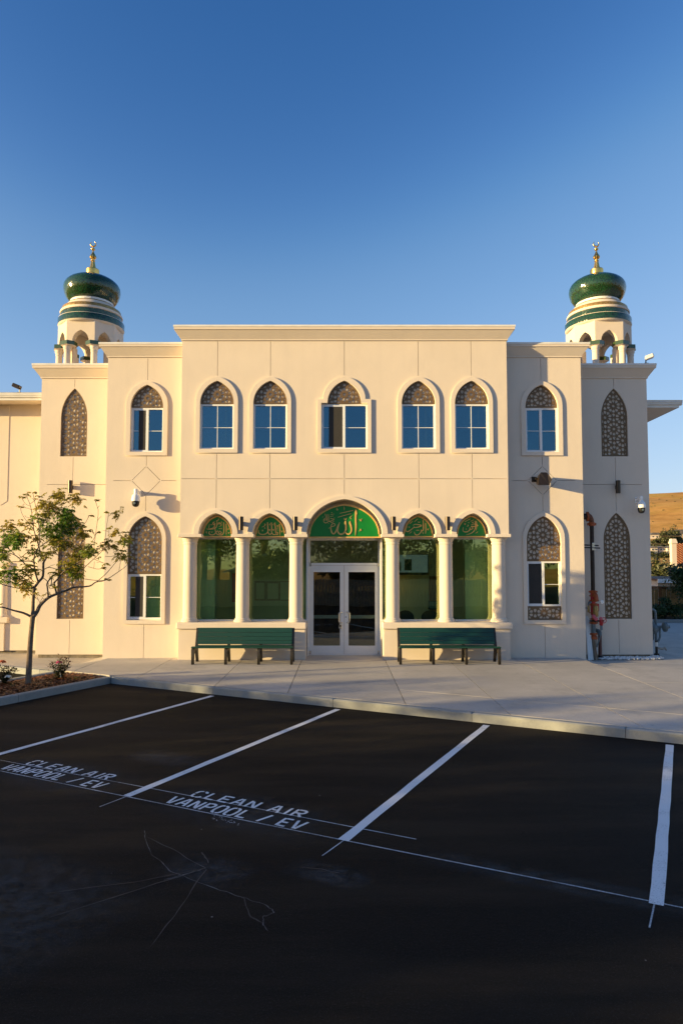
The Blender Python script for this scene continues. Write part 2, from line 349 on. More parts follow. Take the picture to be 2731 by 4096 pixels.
def plate(name, outline, holes, y, th, mat, parent=None, smooth=False, X=0.0):
    """flat plate standing in the XZ plane with real holes; front face at y, back at y+th"""
    c = bpy.data.curves.new('tmp', 'CURVE'); c.dimensions = '2D'; c.fill_mode = 'BOTH'; c.extrude = th / 2
    for pts in [outline] + list(holes):
        s = c.splines.new('POLY'); s.points.add(len(pts) - 1); s.use_cyclic_u = True
        for p, q in zip(s.points, pts): p.co = (q[0], q[1], 0, 1)
    o = bpy.data.objects.new('tmp', c); me = bpy.data.meshes.new_from_object(o); me.name = name
    bpy.data.objects.remove(o); bpy.data.curves.remove(c)
    me.transform(Matrix(((1, 0, 0, X), (0, 0, -1, y + th / 2), (0, 1, 0, 0), (0, 0, 0, 1))))
    return link(name, me, mat, parent, smooth)
def arch(xc, w, zs, za, n=9, zb=None):
    """pointed arch outline, counter-clockwise from lower right; zb = bottom"""
    h = za - zs; h0 = max(h, 1.12 * w); r = (h0 * h0 + w * w) / (2 * w); th = math.acos(max(-1, min(1, (r - w) / r)))
    side = [(w - r + r * math.cos(th * i / n), r * math.sin(th * i / n) * h / h0) for i in range(n + 1)]
    pts = [(xc + x, zs + z) for x, z in side] + [(xc - x, zs + z) for x, z in side[-2::-1]]
    if zb is not None: pts = [(xc + w, zb)] + pts + [(xc - w, zb)]
    return pts
def rect(x0, x1, z0, z1): return [(x0, z0), (x1, z0), (x1, z1), (x0, z1)]
def slot(p, q, w=0.011):
    d = Vector((q[0] - p[0], q[1] - p[1])).normalized(); n = Vector((-d.y, d.x)) * w / 2
    return [(p[0] + n.x, p[1] + n.y), (p[0] - n.x, p[1] - n.y), (q[0] - n.x, q[1] - n.y), (q[0] + n.x, q[1] + n.y)]
def clip_convex(poly, conv):
    out = list(poly); m = len(conv)
    for i in range(m):
        a, b = conv[i], conv[(i + 1) % m]; inp = out; out = []
        f = lambda p: (b[0] - a[0]) * (p[1] - a[1]) - (b[1] - a[1]) * (p[0] - a[0])
        for j in range(len(inp)):
            p, q = inp[j], inp[(j + 1) % len(inp)]; fp, fq = f(p), f(q)
            if fp >= 0: out.append(p)
            if (fp >= 0) != (fq >= 0):
                t = fp / (fp - fq); out.append((p[0] + t * (q[0] - p[0]), p[1] + t * (q[1] - p[1])))
        if len(out) < 3: return []
    return out
def area(p): return 0.5 * sum(p[i][0] * p[(i + 1) % len(p)][1] - p[(i + 1) % len(p)][0] * p[i][1] for i in range(len(p)))
def ribbon(pts, close=False):
    """2D stroke (x, y, width) -> strip of left/right points, smoothed"""
    P = []
    n = len(pts)
    if n > 2:
        for i in range(n - 1):
            p0, p1, p2, p3 = pts[max(i - 1, 0)], pts[i], pts[i + 1], pts[min(i + 2, n - 1)]
            for k in range(4):
                t = k / 4; P.append(tuple(0.5 * (2 * p1[j] + (p2[j] - p0[j]) * t + (2 * p0[j] - 5 * p1[j] + 4 * p2[j] - p3[j]) * t * t + (3 * p1[j] - p0[j] - 3 * p2[j] + p3[j]) * t ** 3) for j in range(3)))
        P.append(tuple(map(float, pts[-1])))
    else: P = [tuple(map(float, p)) for p in pts]
    L = []
    for i, p in enumerate(P):
        a, b = P[max(i - 1, 0)], P[min(i + 1, len(P) - 1)]
        d = Vector((b[0] - a[0], b[1] - a[1])); d = d.normalized() if d.length > 0 else Vector((1, 0)); w = abs(p[2]) / 2
        L.append(((p[0] - d.y * w, p[1] + d.x * w), (p[0] + d.y * w, p[1] - d.x * w)))
    return L
def strip(mb, L, fn, th=0.0):
    """L from ribbon(); fn(u, v, k) -> 3D where k=0 front, 1 back"""
    vs = []; fs = []; n = len(L)
    for a, b in L: vs += [fn(a[0], a[1], 0), fn(b[0], b[1], 0)]
    for i in range(n - 1): fs.append((2 * i, 2 * i + 1, 2 * i + 3, 2 * i + 2))
    if th:
        for a, b in L: vs += [fn(a[0], a[1], 1), fn(b[0], b[1], 1)]
        o = 2 * n
        for i in range(n - 1):
            fs += [(2 * i, 2 * i + 2, o + 2 * i + 2, o + 2 * i), (2 * i + 1, o + 2 * i + 1, o + 2 * i + 3, 2 * i + 3)]
        fs += [(0, o, o + 1, 1), (2 * n - 2, 2 * n - 1, o + 2 * n - 1, o + 2 * n - 2)]
    mb.add(vs, fs)
def lathe_uv(name, prof, c, mat, parent, n=64, tile=0.034):
    vs = []; fs = []; uv = []; m = len(prof); L = [0]
    for i in range(1, m): L.append(L[-1] + math.hypot(prof[i][0] - prof[i - 1][0], prof[i][1] - prof[i - 1][1]))
    rmax = max(p[0] for p in prof); nt = round(2 * PI * rmax / tile)
    for r, h in prof:
        for k in range(n): vs.append((c[0] + r * math.cos(2 * PI * k / n), c[1] + r * math.sin(2 * PI * k / n), c[2] + h))
    for i in range(m - 1):
        for k in range(n):
            k2 = (k + 1) % n; fs.append((i * n + k, i * n + k2, (i + 1) * n + k2, (i + 1) * n + k))
            uv += [(k / n * nt, L[i] / tile), ((k + 1) / n * nt, L[i] / tile), ((k + 1) / n * nt, L[i + 1] / tile), (k / n * nt, L[i + 1] / tile)]
    me = bpy.data.meshes.new(name); me.from_pydata(vs, [], fs)
    ul = me.uv_layers.new(name='UVMap')
    for i, q in enumerate(uv): ul.data[i].uv = q
    return link(name, me, mat, parent, True, 40)

# ------------------------------------------------------------------ facade planes (metres from the camera's standing point)
AX = 0.075                       # building axis
C, I, O, W = 17.55, 17.93, 18.80, 19.80
G, DR, SG = 18.00, 18.46, 17.78   # glazing, door and sign planes
ZB = -0.14
mosque = tag(empty('mosque_building', (AX, C, 0)), 'cream two storey mosque with arched windows, arcade of columns and glass doors', 'building')
def part(mb, name, mat, parent=None, **k): return mb.build(name, mat, parent or mosque, **k)

# --- lattice screen pattern: rhombic grid of ten-fold stars
HX, HZ = 0.24, 0.3275
def petal(cx, cz, ang, s=1.0):
    base = [(-0.056, 0), (-0.012, 0.034), (0.022, 0.041), (0.044, 0.026), (0.051, 0), (0.044, -0.026), (0.022, -0.041), (-0.012, -0.034)]
    ca, sa = math.cos(ang), math.sin(ang)
    return [(cx + (u * ca - v * sa) * s, cz + (u * sa + v * ca) * s) for u, v in base]
def star(cx, cz, r=0.046):
    return [(cx + (r if k % 2 == 0 else r * 0.74) * math.cos(PI / 2 + k * PI / 10), cz + (r if k % 2 == 0 else r * 0.74) * math.sin(PI / 2 + k * PI / 10)) for k in range(20)]
def lattice_holes(outline, xc, zc, border):
    cx = sum(p[0] for p in outline) / len(outline); cz = (min(p[1] for p in outline) + max(p[1] for p in outline)) / 2
    # inset the convex outline by `border`
    n = len(outline); ins = list(outline) if area(outline) > 0 else list(outline)[::-1]
    conv = []
    cl = [(min(p[0] for p in ins) - 1, min(p[1] for p in ins) - 1), (max(p[0] for p in ins) + 1, min(p[1] for p in ins) - 1), (max(p[0] for p in ins) + 1, max(p[1] for p in ins) + 1), (min(p[0] for p in ins) - 1, max(p[1] for p in ins) + 1)]
    conv = cl
    for i in range(n):
        a, b = ins[i], ins[(i + 1) % n]; d = Vector((b[0] - a[0], b[1] - a[1]))
        if d.length < 1e-6: continue
        d.normalize(); nx, nz = -d.y * border, d.x * border
        a2, b2 = (a[0] + nx, a[1] + nz), (b[0] + nx, b[1] + nz)
        conv = clip_half(conv, a2, b2)
    holes = []
    z0, z1 = min(p[1] for p in ins), max(p[1] for p in ins); x0, x1 = min(p[0] for p in ins), max(p[0] for p in ins)
    for j in range(-12, 13):
        for i in range(-4, 5):
            if (i + j) % 2: continue
            sx, sz = xc + i * HX, zc + j * HZ
            if sx < x0 - 0.3 or sx > x1 + 0.3 or sz < z0 - 0.4 or sz > z1 + 0.4: continue
            holes.append(star(sx, sz))
            for k in range(10):
                a = PI / 2 + k * PI / 5; holes.append(petal(sx + 0.140 * math.cos(a), sz + 0.140 * math.sin(a), a, 0.98))
            for sg in (1, -1): holes.append(petal(sx, sz + sg * 0.262, sg * PI / 2 + PI, 0.98))
    out = []
    for h in holes:
        if area(h) < 0: h = h[::-1]
        q = clip_convex(h, conv)
        if len(q) >= 3 and area(q) > 0.0007: out.append(q)
    return out
def clip_half(poly, a, b):
    f = lambda p: (b[0] - a[0]) * (p[1] - a[1]) - (b[1] - a[1]) * (p[0] - a[0]); out = []
    for j in range(len(poly)):
        p, q = poly[j], poly[(j + 1) % len(poly)]; fp, fq = f(p), f(q)
        if fp >= 0: out.append(p)
        if (fp >= 0) != (fq >= 0):
            t = fp / (fp - fq); out.append((p[0] + t * (q[0] - p[0]), p[1] + t * (q[1] - p[1])))
    return out
def screen(outline, xc, zc, y, parent, border=0.035):
    return plate('lattice_screen', outline, lattice_holes(outline, xc, zc, border), y, 0.010, 'lattice', parent)

# --- window unit: frame, panes, bars, trim, lattice lunette
def window(xc, w, zb, zt, y, trim_out, trim_in, lun, kind, lower=None, blind=False):
    yw = y + 0.055
    f = MB(); t = 0.042; x0, x1 = xc - w, xc + w
    f.box(x0, x1, yw, yw + 0.05, zb, zb + t); f.box(x0, x1, yw, yw + 0.05, zt - t, zt)
    f.box(x0, x0 + t, yw, yw + 0.05, zb + t, zt - t); f.box(x1 - t, x1, yw, yw + 0.05, zb + t, zt - t)
    if kind == 'slider': f.box(xc - 0.024, xc + 0.024, yw - 0.006, yw + 0.05, zb + t, zt - t)
    win = part(f, 'window', 'vinyl')
    # muntin bars
    zm = (zb + zt) / 2 - 0.02
    if kind == 'slider':
        segs = [(x0 + t, xc - 0.024, 0.018, 'sash'), (xc + 0.024, x1 - t, 0.026, '')]
    else:
        segs = [(x0 + t, xc - 0.008, 0.022, ''), (xc + 0.008, x1 - t, 0.022, '')]
        MB().box(xc - 0.008, xc + 0.008, yw + 0.016, yw + 0.03, zb + t, zt - t).build('muntin', 'vinyl', win)
    for a, b, d, k in segs:
        if blind != 'open' or k != 'sash': MB().box(a, b, yw + d - 0.006, yw + d + 0.008, zm - 0.007, zm + 0.007).build('muntin', 'vinyl', win)
        if k == 'sash':
            s = MB(); q = 0.022
            s.box(a, b, yw + 0.004, yw + 0.02, zb + t, zb + t + q); s.box(a, b, yw + 0.004, yw + 0.02, zt - t - q, zt - t)
            s.box(a, a + q, yw + 0.004, yw + 0.02, zb + t + q, zt - t - q); s.box(b - q, b, yw + 0.004, yw + 0.02, zb + t + q, zt - t - q)
            s.build('sash', 'alu', win)
        MB().box(a, b, yw + d + 0.012, yw + d + 0.017, zb + t, zt - t).build('pane', 'upglass' if lower is None else 'lobbyglass', win)
    if blind:
        MB().box(x0 + (0.20 if blind is True else 0.06), xc - 0.03, yw + (0.006 if blind is True else 0.028), yw + (0.008 if blind is True else 0.030), zb + t + 0.004, zt - t - 0.004).build('insect_screen', 'mesh', win)
    if lower and blind is True: MB().box(xc + 0.03, x1 - 0.03, yw + 0.10, yw + 0.11, zb + 0.03, zt - 0.03).build('roller_blind', 'white', win)
    if lower is None and kind == 'fixed':
        q_ = {0: 1.0, 1: 0.25, 2: 0.55, 3: 0.35}[int(abs(xc * 10)) % 4]; MB().box(x0 + 0.05, x1 - 0.05, yw + 0.10, yw + 0.11, zt - (zt - zb) * q_, zt - 0.02).build('blind', 'white', win)
    plate('window_trim', trim_out, [trim_in], y - 0.042, 0.045, 'stucco2', win)
    if lun: 
        ol, zc = lun; screen(ol, xc, zc, y + 0.036, win)
    return win

def wall_block(x0, x1, y, z0, z1, openings, cores, slots, th_core, outline=None, core_outline=None):
    ol = outline or rect(x0, x1, z0, z1)
    plate('facade_wall', ol, openings + slots, y, 0.06, 'stucco', mosque, X=0)
    plate('wall_core', core_outline or ol, cores, y + 0.0605, th_core, 'stucco', mosque, X=0)

X = lambda x: AX + x
def XP(pts): return [(AX + p[0], p[1]) for p in pts]

# ---------------- central block
win_c = [-3.34, -1.945, 0.0, 1.945, 3.34]
ops, cors, slots = [], [], []
trims = {}
for xc in win_c:
    if xc == 0.0:
        a_out = arch(0, 0.553, 6.79, 7.39); a_in = arch(0, 0.443, 6.69, 7.28)
        tout = [(0.705, 5.37), (0.705, 6.79)] + a_out + [(-0.705, 6.79), (-0.705, 5.37)]
        tin = [(0.607, 5.474), (0.607, 6.69)] + a_in + [(-0.607, 6.69), (-0.607, 5.474)]
        wr = rect(-0.607, 0.607, 5.474, 6.68)
    else:
        tout = [(x + xc, z) for x, z in arch(0, 0.552, 6.73, 7.39, zb=5.37)]
        tin = [(x + xc, z) for x, z in arch(0, 0.4425, 6.68, 7.28, zb=5.474)]
        wr = rect(xc - 0.4425, xc + 0.4425, 5.474, 6.67)
    trims[xc] = (tout, tin, wr); ops.append(XP(tin)); cors.append(XP(wr))
    slots.append(XP(slot((xc, 7.42), (xc, 8.34))))
    slots.append(XP(slot((xc, 4.71), (xc, 5.345))))
    top = 4.29 if xc == 0 else 3.915
    slots.append(XP(slot((xc, top), (xc, 4.67))))
xs = [-4.262] + win_c + [4.262]
for a, b in zip(xs[:-1], xs[1:]): slots.append(XP(slot((a + 0.012, 4.69), (b - 0.012, 4.69))))
# lower edge with arcade arches
low = []
arcs = [(-3.345, 0.437, 3.25, 3.785), (-1.945, 0.437, 3.25, 3.785), (0.0, 0.985, 3.25, 4.155), (1.945, 0.437, 3.25, 3.785), (3.345, 0.437, 3.25, 3.785)]
low.append((-4.275, 3.245))
for xc, w, zs, za in arcs:
    low += [(xc - w, 3.245)] + arch(xc, w, zs, za, 12)[::-1] + [(xc + w, 3.245)]
low.append((4.275, 3.245))
outl = XP(low + [(4.275, 8.62), (-4.275, 8.62)])
wall_block(0, 0, C, 0, 0, ops, cors, slots, 0.40, outl, outl)
for xc in win_c:
    tout, tin, wr = trims[xc]; lo = 6.685
    ol = [(xc + x, z) for x, z in arch(0, 0.43, 6.70, 7.268, zb=lo - 0.005)]
    window(AX + xc, 0.607 if xc == 0 else 0.4425, 5.474, 6.672, C, XP(tout), XP(tin), (XP(ol), 6.935), 'slider' if xc == 0 else 'fixed', blind=(xc == 0))
# arcade arch trims
for xc, w, zs, za in arcs:
    wo = w + (0.14 if w > 0.6 else 0.136); zo = za + 0.1
    pts = arch(xc, wo, 3.25, zo, 14, zb=3.246)
    inner = arch(xc, w, zs, za, 14, zb=3.246)
    plate('arch_trim', XP(pts + inner[::-1]), [], C - 0.045, 0.048, 'stucco2', mosque)
# imposts, columns, sills
colx = [-4.05, -2.667, -1.267, 1.267, 2.667, 4.05]
impx = [(-4.32, -3.705), (-2.935, -2.345), (-1.548, -0.955), (0.955, 1.548), (2.345, 2.935), (3.705, 4.32)]
for cx, (a, b) in zip(colx, impx):
    part(MB().bbox(X(a), X(b), C - 0.055, G - 0.03, 3.158, 3.243, 0.008), 'impost', 'stucco2')
    cy = C + 0.24
    sh = part(MB().lathe([(0.176, 1.06), (0.178, 1.5), (0.170, 2.98)], (X(cx), cy, 0), 28), 'column', 'column', smooth=True)
    MB().lathe([(0.170, 2.98), (0.185, 2.985), (0.186, 3.01), (0.175, 3.018), (0.178, 3.05), (0.196, 3.075), (0.198, 3.10), (0.213, 3.115), (0.215, 3.1575)], (X(cx), cy, 0), 28).build('capital', 'column', sh, smooth=True, ang=30)
    MB().lathe([(0.222, 0.956), (0.226, 0.985), (0.212, 1.005), (0.198, 1.015), (0.200, 1.035), (0.184, 1.05), (0.178, 1.062)], (X(cx), cy, 0), 28).build('column_base', 'column', sh, smooth=True, ang=30)
for s in (-1, 1):
    a, b = sorted((s * 4.275, s * 1.02))
    part(MB().box(X(a), X(b), C, G + 0.1, ZB, 0.783), 'sill_wall', 'stucco')
    a2, b2 = sorted((s * 1.02, s * 1.0))
    part(MB().box(X(a2), X(b2), C + 0.03, DR, ZB, 0.78), 'sill_return', 'stucco2')
    a, b = sorted((s * 4.33, s * 0.985))
    part(MB().bbox(X(a), X(b), C - 0.06, G + 0.04, 0.785, 0.9545, 0.018), 'sill_cap', 'stucco2')
    # lobby glazing
    edges = [4.06, 2.667, 1.267, 0.985]
    fr = MB()
    e0, e1 = sorted((s * 4.06, s * 0.985))
    fr.box(X(e0), X(e1), G, G + 0.06, 3.125, 3.168); fr.box(X(e0), X(e1), G, G + 0.06, 0.956, 0.995)
    for e in edges: fr.box(X(s * e) - 0.025, X(s * e) + 0.025, G + 0.001, G + 0.059, 0.995, 3.125)
    lw = part(fr, 'lobby_window', 'alu')
    for p, q in zip(edges[:-1], edges[1:]):
        u, v = sorted((s * p, s * q)); MB().box(X(u) + 0.026, X(v) - 0.026, G + 0.03, G + 0.038, 0.996, 3.124).build('pane', 'lobbyglass', lw)
    # solid behind outer edge
    u, v = sorted((s * 4.06, s * 4.27)); part(MB().box(X(u), X(v), G + 0.02, G + 0.3, 0.9, 3.3), 'end_wall', 'stucco')
    # return glass towards the door
    u, v = sorted((s * 0.985, s * 0.96)); part(MB().box(X(u), X(v), G + 0.061, DR, 0.02, 3.17), 'door_jamb', 'alu')
# wall above glazing behind signs (soffit board)
part(MB().box(X(-4.27), X(4.27), G + 0.001, G + 0.3, 3.169, 4.6), 'spandrel_wall', 'stucco')
# ---------------- doors
fr = MB(); y0, y1 = DR - 0.03, DR + 0.07
fr.box(X(-0.96), X(-0.925), y0, y1, 0, 3.17); fr.box(X(0.925), X(0.96), y0, y1, 0, 3.17)
fr.box(X(-0.925), X(0.925), y0, y1, 3.11, 3.17); fr.box(X(-0.925), X(0.925), y0, y1, 2.43, 2.495); fr.box(X(-0.925), X(0.925), y0, y1, 0.0, 0.012)
dfm = part(fr, 'door_frame', 'alu')
MB().box(X(-0.925), X(0.925), DR + 0.02, DR + 0.028, 2.496, 3.109).build('transom_pane', 'doorglass', dfm)
part(MB().box(X(-0.985), X(0.985), G + 0.06, DR + 0.1, 3.171, 3.3), 'door_soffit', 'stucco')
for s in (-1, 1):
    m = MB(); a, b = sorted((s * 0.004, s * 0.922)); ga, gb = sorted((s * 0.115, s * 0.835)); d0, d1 = DR - 0.02, DR + 0.03
    m.box(X(a), X(b), d0, d1, 0.016, 0.255); m.box(X(a), X(b), d0, d1, 2.29, 2.425)
    m.box(X(a), X(ga), d0, d1, 0.255, 2.29); m.box(X(gb), X(b), d0, d1, 0.255, 2.29)
    d = part(m, 'door', 'alu')
    MB().box(X(ga), X(gb), DR + 0.003, DR + 0.009, 0.256, 2.289).build('pane', 'doorglass', d)
    bd = MB(); q = 0.016
    bd.box(X(ga), X(gb), d0 + 0.006, DR + 0.002, 2.25, 2.289); bd.build('glazing_bead', 'vinyl', d)
    MB().box(X(ga), X(gb), DR + 0.04, DR + 0.07, 0.985, 1.075).build('push_bar', 'alu', d)
    hx = X(s * 0.115) + s * 0.018
    MB().tube([(X(s * 0.06), d0 - 0.005, 1.165), (X(s * 0.06), d0 - 0.05, 1.165), (hx, d0 - 0.065, 1.15), (hx + s * 0.012, d0 - 0.065, 1.12), (hx + s * 0.012, d0 - 0.065, 0.92), (hx, d0 - 0.065, 0.895), (X(s * 0.06), d0 - 0.05, 0.88), (X(s * 0.06), d0 - 0.005, 0.88)], 0.0145, 8).build('handle', 'steel', d, smooth=True, ang=60)
    for z in (0.03, 2.40): MB().box(X(s * 0.90), X(s * 0.945), d0 - 0.022, d0 - 0.001, z, z + 0.09).build('pivot', 'steel', d)
MB().lathe([(0.018, 0), (0.018, 0.012), (0.012, 0.014)], (X(0.045), DR - 0.02, 1.03), 12, 'y').build('lock', 'steel', d)
pl = thing('lock_box', 'small grey key lock box hanging on the left door handle', 'lock box', (X(-0.10), DR - 0.09, 0.72))
MB().bbox(X(-0.145), X(-0.07), DR - 0.115, DR - 0.075, 0.715, 0.825, 0.01).build('case', 'steel', pl)
MB().box(X(-0.135), X(-0.08), DR - 0.1175, DR - 0.1155, 0.775, 0.81).build('keypad', 'black', pl)
MB().tube([(X(-0.125), DR - 0.095, 0.82), (X(-0.125), DR - 0.095, 0.88), (X(-0.108), DR - 0.095, 0.905), (X(-0.09), DR - 0.095, 0.88), (X(-0.09), DR - 0.095, 0.82)], 0.006, 6).build('shackle', 'steel', pl)

# ---------------- calligraphy sign boards
def sign(xc, w, zb, za, zs, strokes, cx, cy, k, dots=()):
    ol = [(xc + w, zb), (xc + w, zb + 0.09), (xc + w - 0.02, zb + 0.09)] + arch(xc, w - 0.02, zs, za, 12) + [(xc - w + 0.02, zb + 0.09), (xc - w, zb + 0.09), (xc - w, zb)]
    sg_ = plate('sign_board', XP(ol), [], SG, 0.02, 'signgreen', mosque)
    b = 0.035; w2 = w - b
    inn = [(xc + w2, zb + b), (xc + w2, zb + 0.1), (xc + w2 - 0.018, zb + 0.105)] + arch(xc, w2 - 0.018, zs + 0.005, za - b * 1.15, 12) + [(xc - w2 + 0.018, zb + 0.105), (xc - w2, zb + 0.1), (xc - w2, zb + b)]
    plate('sign_border', XP(ol), [XP(inn)], SG - 0.014, 0.013, 'goldpaint', sg_)
    m = MB()
    for i, st in enumerate(strokes):
        L = ribbon(st); off = 0.0006 * (i % 5)
        strip(m, L, lambda u, v, q: (X(xc) + (u - cx) * k, SG - 0.012 - off + q * (0.010 + off), (zb + za) / 2 + (cy - v) * k), 0.01)
    for (u, v, r) in dots:
        m.prism([((X(xc) + (u - cx) * k) + dx * r * k, (zb + za) / 2 + (cy - v) * k + dz * r * k) for dx, dz in ((1, 0), (0, 1), (-1, 0), (0, -1))], SG - 0.012, SG - 0.001)
    m.build('lettering', 'goldpaint', sg_, fix=True)
def vee(x, y, s=1): return [(x - 11 * s, y - 9 * s, 7 * s), (x, y + 12 * s, 9 * s), (x + 6 * s, y - 8 * s, 6 * s), (x + 12 * s, y - 8 * s, 4 * s)]
S0 = [[(962, 345, 18), (966, 380, 34), (962, 500, 27), (966, 650, 25), (957, 800, 8)], [(965, 350, 10), (980, 400, 8), (990, 432, 3)],
      [(868, 545, 10), (862, 580, 32), (880, 640, 28), (888, 710, 26), (862, 765, 24), (820, 776, 22), (783, 740, 16)],
      [(790, 540, 8), (782, 570, 32), (790, 640, 28), (788, 700, 26), (760, 755, 24), (710, 778, 26), (665, 755, 24), (648, 710, 22), (660, 640, 19), (685, 568, 8)],
      [(685, 570, 10), (655, 640, 22), (615, 735, 22), (575, 772, 20), (545, 735, 22), (531, 670, 17), (545, 610, 12), (575, 590, 11), (605, 605, 11), (595, 630, 11), (560, 640, 10), (520, 662, 9), (490, 675, 4)],
      [(685, 412, 8), (918, 360, 11)], [(652, 480, 8), (884, 416, 11)], [(757, 290, 9), (765, 330, 10), (762, 360, 4)],
      [(645, 314, 6), (630, 345, 9), (645, 356, 9), (654, 343, 8), (640, 334, 6)],
      [(758, 490, 6), (765, 520, 9), (778, 508, 8), (785, 525, 9), (797, 508, 8), (806, 488, 6)], [(900, 452, 4), (870, 480, 9), (886, 512, 10)],
      [(1028, 512, 8), (1052, 546, 11), (1062, 512, 7), (1080, 512, 4)], [(1058, 685, 8), (1036, 694, 10), (1056, 704, 9), (1022, 724, 7)], [(1030, 716, 5), (1068, 708, 5)],
      [(408, 515, 7), (408, 555, 9), (435, 580, 11), (470, 570, 10), (500, 545, 9)], [(425, 415, 6), (445, 470, 10), (470, 550, 9)], [(458, 425, 7), (470, 480, 10), (470, 545, 8)], [(490, 425, 7), (494, 490, 10), (500, 555, 8)],
      [(520, 500, 6), (545, 505, 10), (588, 518, 10), (545, 540, 10), (505, 560, 9)], [(505, 545, 9), (550, 575, 9), (585, 545, 7)], [(525, 437, 6), (588, 422, 6)], [(515, 470, 6), (578, 457, 6)], [(430, 490, 7), (412, 525, 9), (440, 530, 8), (432, 500, 6)],
      [(535, 395, 4), (545, 405, 7), (556, 392, 5)], [(400, 465, 6), (385, 490, 4)], [(585, 490, 6), (590, 500, 4), (598, 488, 4)]]
ks = 17.78 / 2700
sign(0.0, 0.945, 3.15, 4.045, 3.24, S0, 766, 546, ks / 4.3556, [(490, 590, 7)])
S1 = [[(515, 395, 12), (517, 480, 14), (516, 567, 5)], [(478, 378, 11), (483, 460, 14), (478, 530, 13), (450, 557, 13), (400, 554, 12), (372, 530, 11), (360, 490, 10), (350, 440, 6)],
      [(428, 500, 9), (408, 520, 11), (425, 543, 11), (447, 526, 11), (428, 501, 9)], [(385, 505, 8), (345, 550, 12), (300, 557, 13), (270, 535, 12), (280, 505, 6)],
      [(235, 472, 5), (290, 477, 10), (350, 466, 11), (376, 440, 10), (386, 395, 10), (380, 350, 5)], [(385, 392, 8), (402, 403, 10), (416, 378, 9), (430, 403, 10), (446, 385, 9), (449, 362, 5)],
      [(350, 370, 8), (325, 388, 11), (338, 412, 11), (354, 392, 11), (345, 440, 11), (310, 465, 10), (255, 474, 5)], [(268, 462, 7), (276, 405, 5)],
      [(408, 322, 6), (398, 350, 8), (370, 359, 4)], [(450, 408, 8), (440, 425, 8), (412, 442, 4)], vee(553, 528), [(552, 458, 5), (541, 477, 8), (552, 484, 5)], [(234, 505, 6), (232, 525, 8), (243, 535, 5)], [(303, 510, 5), (312, 522, 6), (320, 508, 4)], [(397, 490, 6), (392, 505, 7), (402, 512, 5)], [(296, 408, 5), (303, 418, 6), (312, 406, 5)]]
sign(-3.345, 0.405, 3.165, 3.745, 3.24, S1, 388, 436, ks / 3.5636, [(420, 467, 9), (446, 467, 9)])
S2 = [[(1268, 402, 12), (1275, 480, 14), (1277, 564, 5)], [(1205, 382, 11), (1212, 470, 14), (1216, 528, 12), (1234, 553, 13), (1248, 536, 12), (1232, 516, 10), (1214, 534, 9)], [(1152, 378, 11), (1159, 470, 14), (1158, 520, 12), (1185, 553, 13), (1222, 549, 12)],
      [(1098, 376, 11), (1104, 470, 14), (1102, 515, 13), (1065, 546, 14), (1005, 549, 13), (974, 528, 12), (972, 488, 6)], [(1103, 505, 11), (1118, 545, 13), (1150, 544, 12), (1158, 520, 10)],
      [(1052, 400, 8), (1068, 408, 9), (1050, 432, 8), (1016, 446, 4)], vee(1130, 485), vee(1185, 485), vee(1243, 430), vee(1305, 506), [(1060, 448, 6), (1058, 462, 8), (1070, 466, 5)], [(1034, 484, 6), (1024, 492, 8), (1036, 498, 6), (1020, 504, 5)], [(1136, 395, 6), (1126, 410, 8), (1134, 420, 5)], [(1190, 395, 6), (1180, 410, 8), (1188, 420, 5)], [(1248, 452, 7), (1236, 468, 7), (1240, 498, 4)]]
sign(-1.945, 0.405, 3.165, 3.745, 3.24, S2, 1140, 436, ks / 3.5636)
S3 = [[(541, 378, 12), (544, 450, 13), (540, 527, 5)], [(507, 336, 11), (512, 430, 13), (506, 478, 12), (478, 492, 10)], [(482, 468, 9), (474, 508, 12), (435, 541, 13), (398, 534, 12), (386, 498, 6)],
      [(372, 412, 6), (402, 396, 11), (486, 412, 12), (445, 433, 12), (396, 440, 11), (378, 425, 7)], [(384, 438, 10), (340, 472, 12), (300, 496, 13), (270, 482, 12), (276, 450, 9), (294, 426, 5)], [(325, 390, 7), (366, 350, 8)], [(390, 362, 7), (436, 322, 8)],
      [(441, 358, 5), (446, 373, 8), (452, 364, 6), (458, 373, 7), (464, 358, 5)], vee(573, 464), [(318, 424, 6), (312, 434, 7), (322, 440, 6), (326, 430, 5)], [(350, 492, 7), (342, 505, 7), (318, 523, 4)], [(506, 500, 6), (502, 518, 8), (514, 528, 5)]]
sign(1.945, 0.405, 3.165, 3.745, 3.24, S3, 441, 425, ks / 3.4087, [(422, 478, 9), (444, 478, 9)])
S4 = [[(1218, 350, 10), (1222, 410, 12), (1217, 478, 5)], [(1200, 348, 10), (1206, 425, 12), (1190, 480, 12), (1145, 520, 10), (1080, 541, 5)], [(1150, 405, 7), (1182, 392, 11), (1242, 412, 11), (1195, 425, 11), (1150, 422, 9)],
      [(1145, 425, 9), (1170, 448, 11), (1135, 470, 11), (1130, 440, 10)], [(1132, 445, 10), (1120, 482, 12), (1075, 502, 13), (1036, 484, 11), (1040, 436, 6)], [(1062, 362, 8), (1136, 322, 8)], [(1140, 355, 7), (1182, 336, 7)], [(1158, 362, 5), (1164, 376, 7), (1170, 366, 5), (1175, 376, 7), (1180, 362, 5)],
      [(1108, 402, 7), (1100, 412, 8), (1112, 416, 6), (1086, 432, 4)], vee(1065, 392, 0.9), [(1105, 372, 6), (1122, 374, 6), (1112, 380, 4)], [(1236, 496, 6), (1226, 508, 7), (1203, 519, 4)]]
sign(3.345, 0.405, 3.165, 3.745, 3.24, S4, 1151, 425, ks / 3.4087, [(1080, 462, 8)])

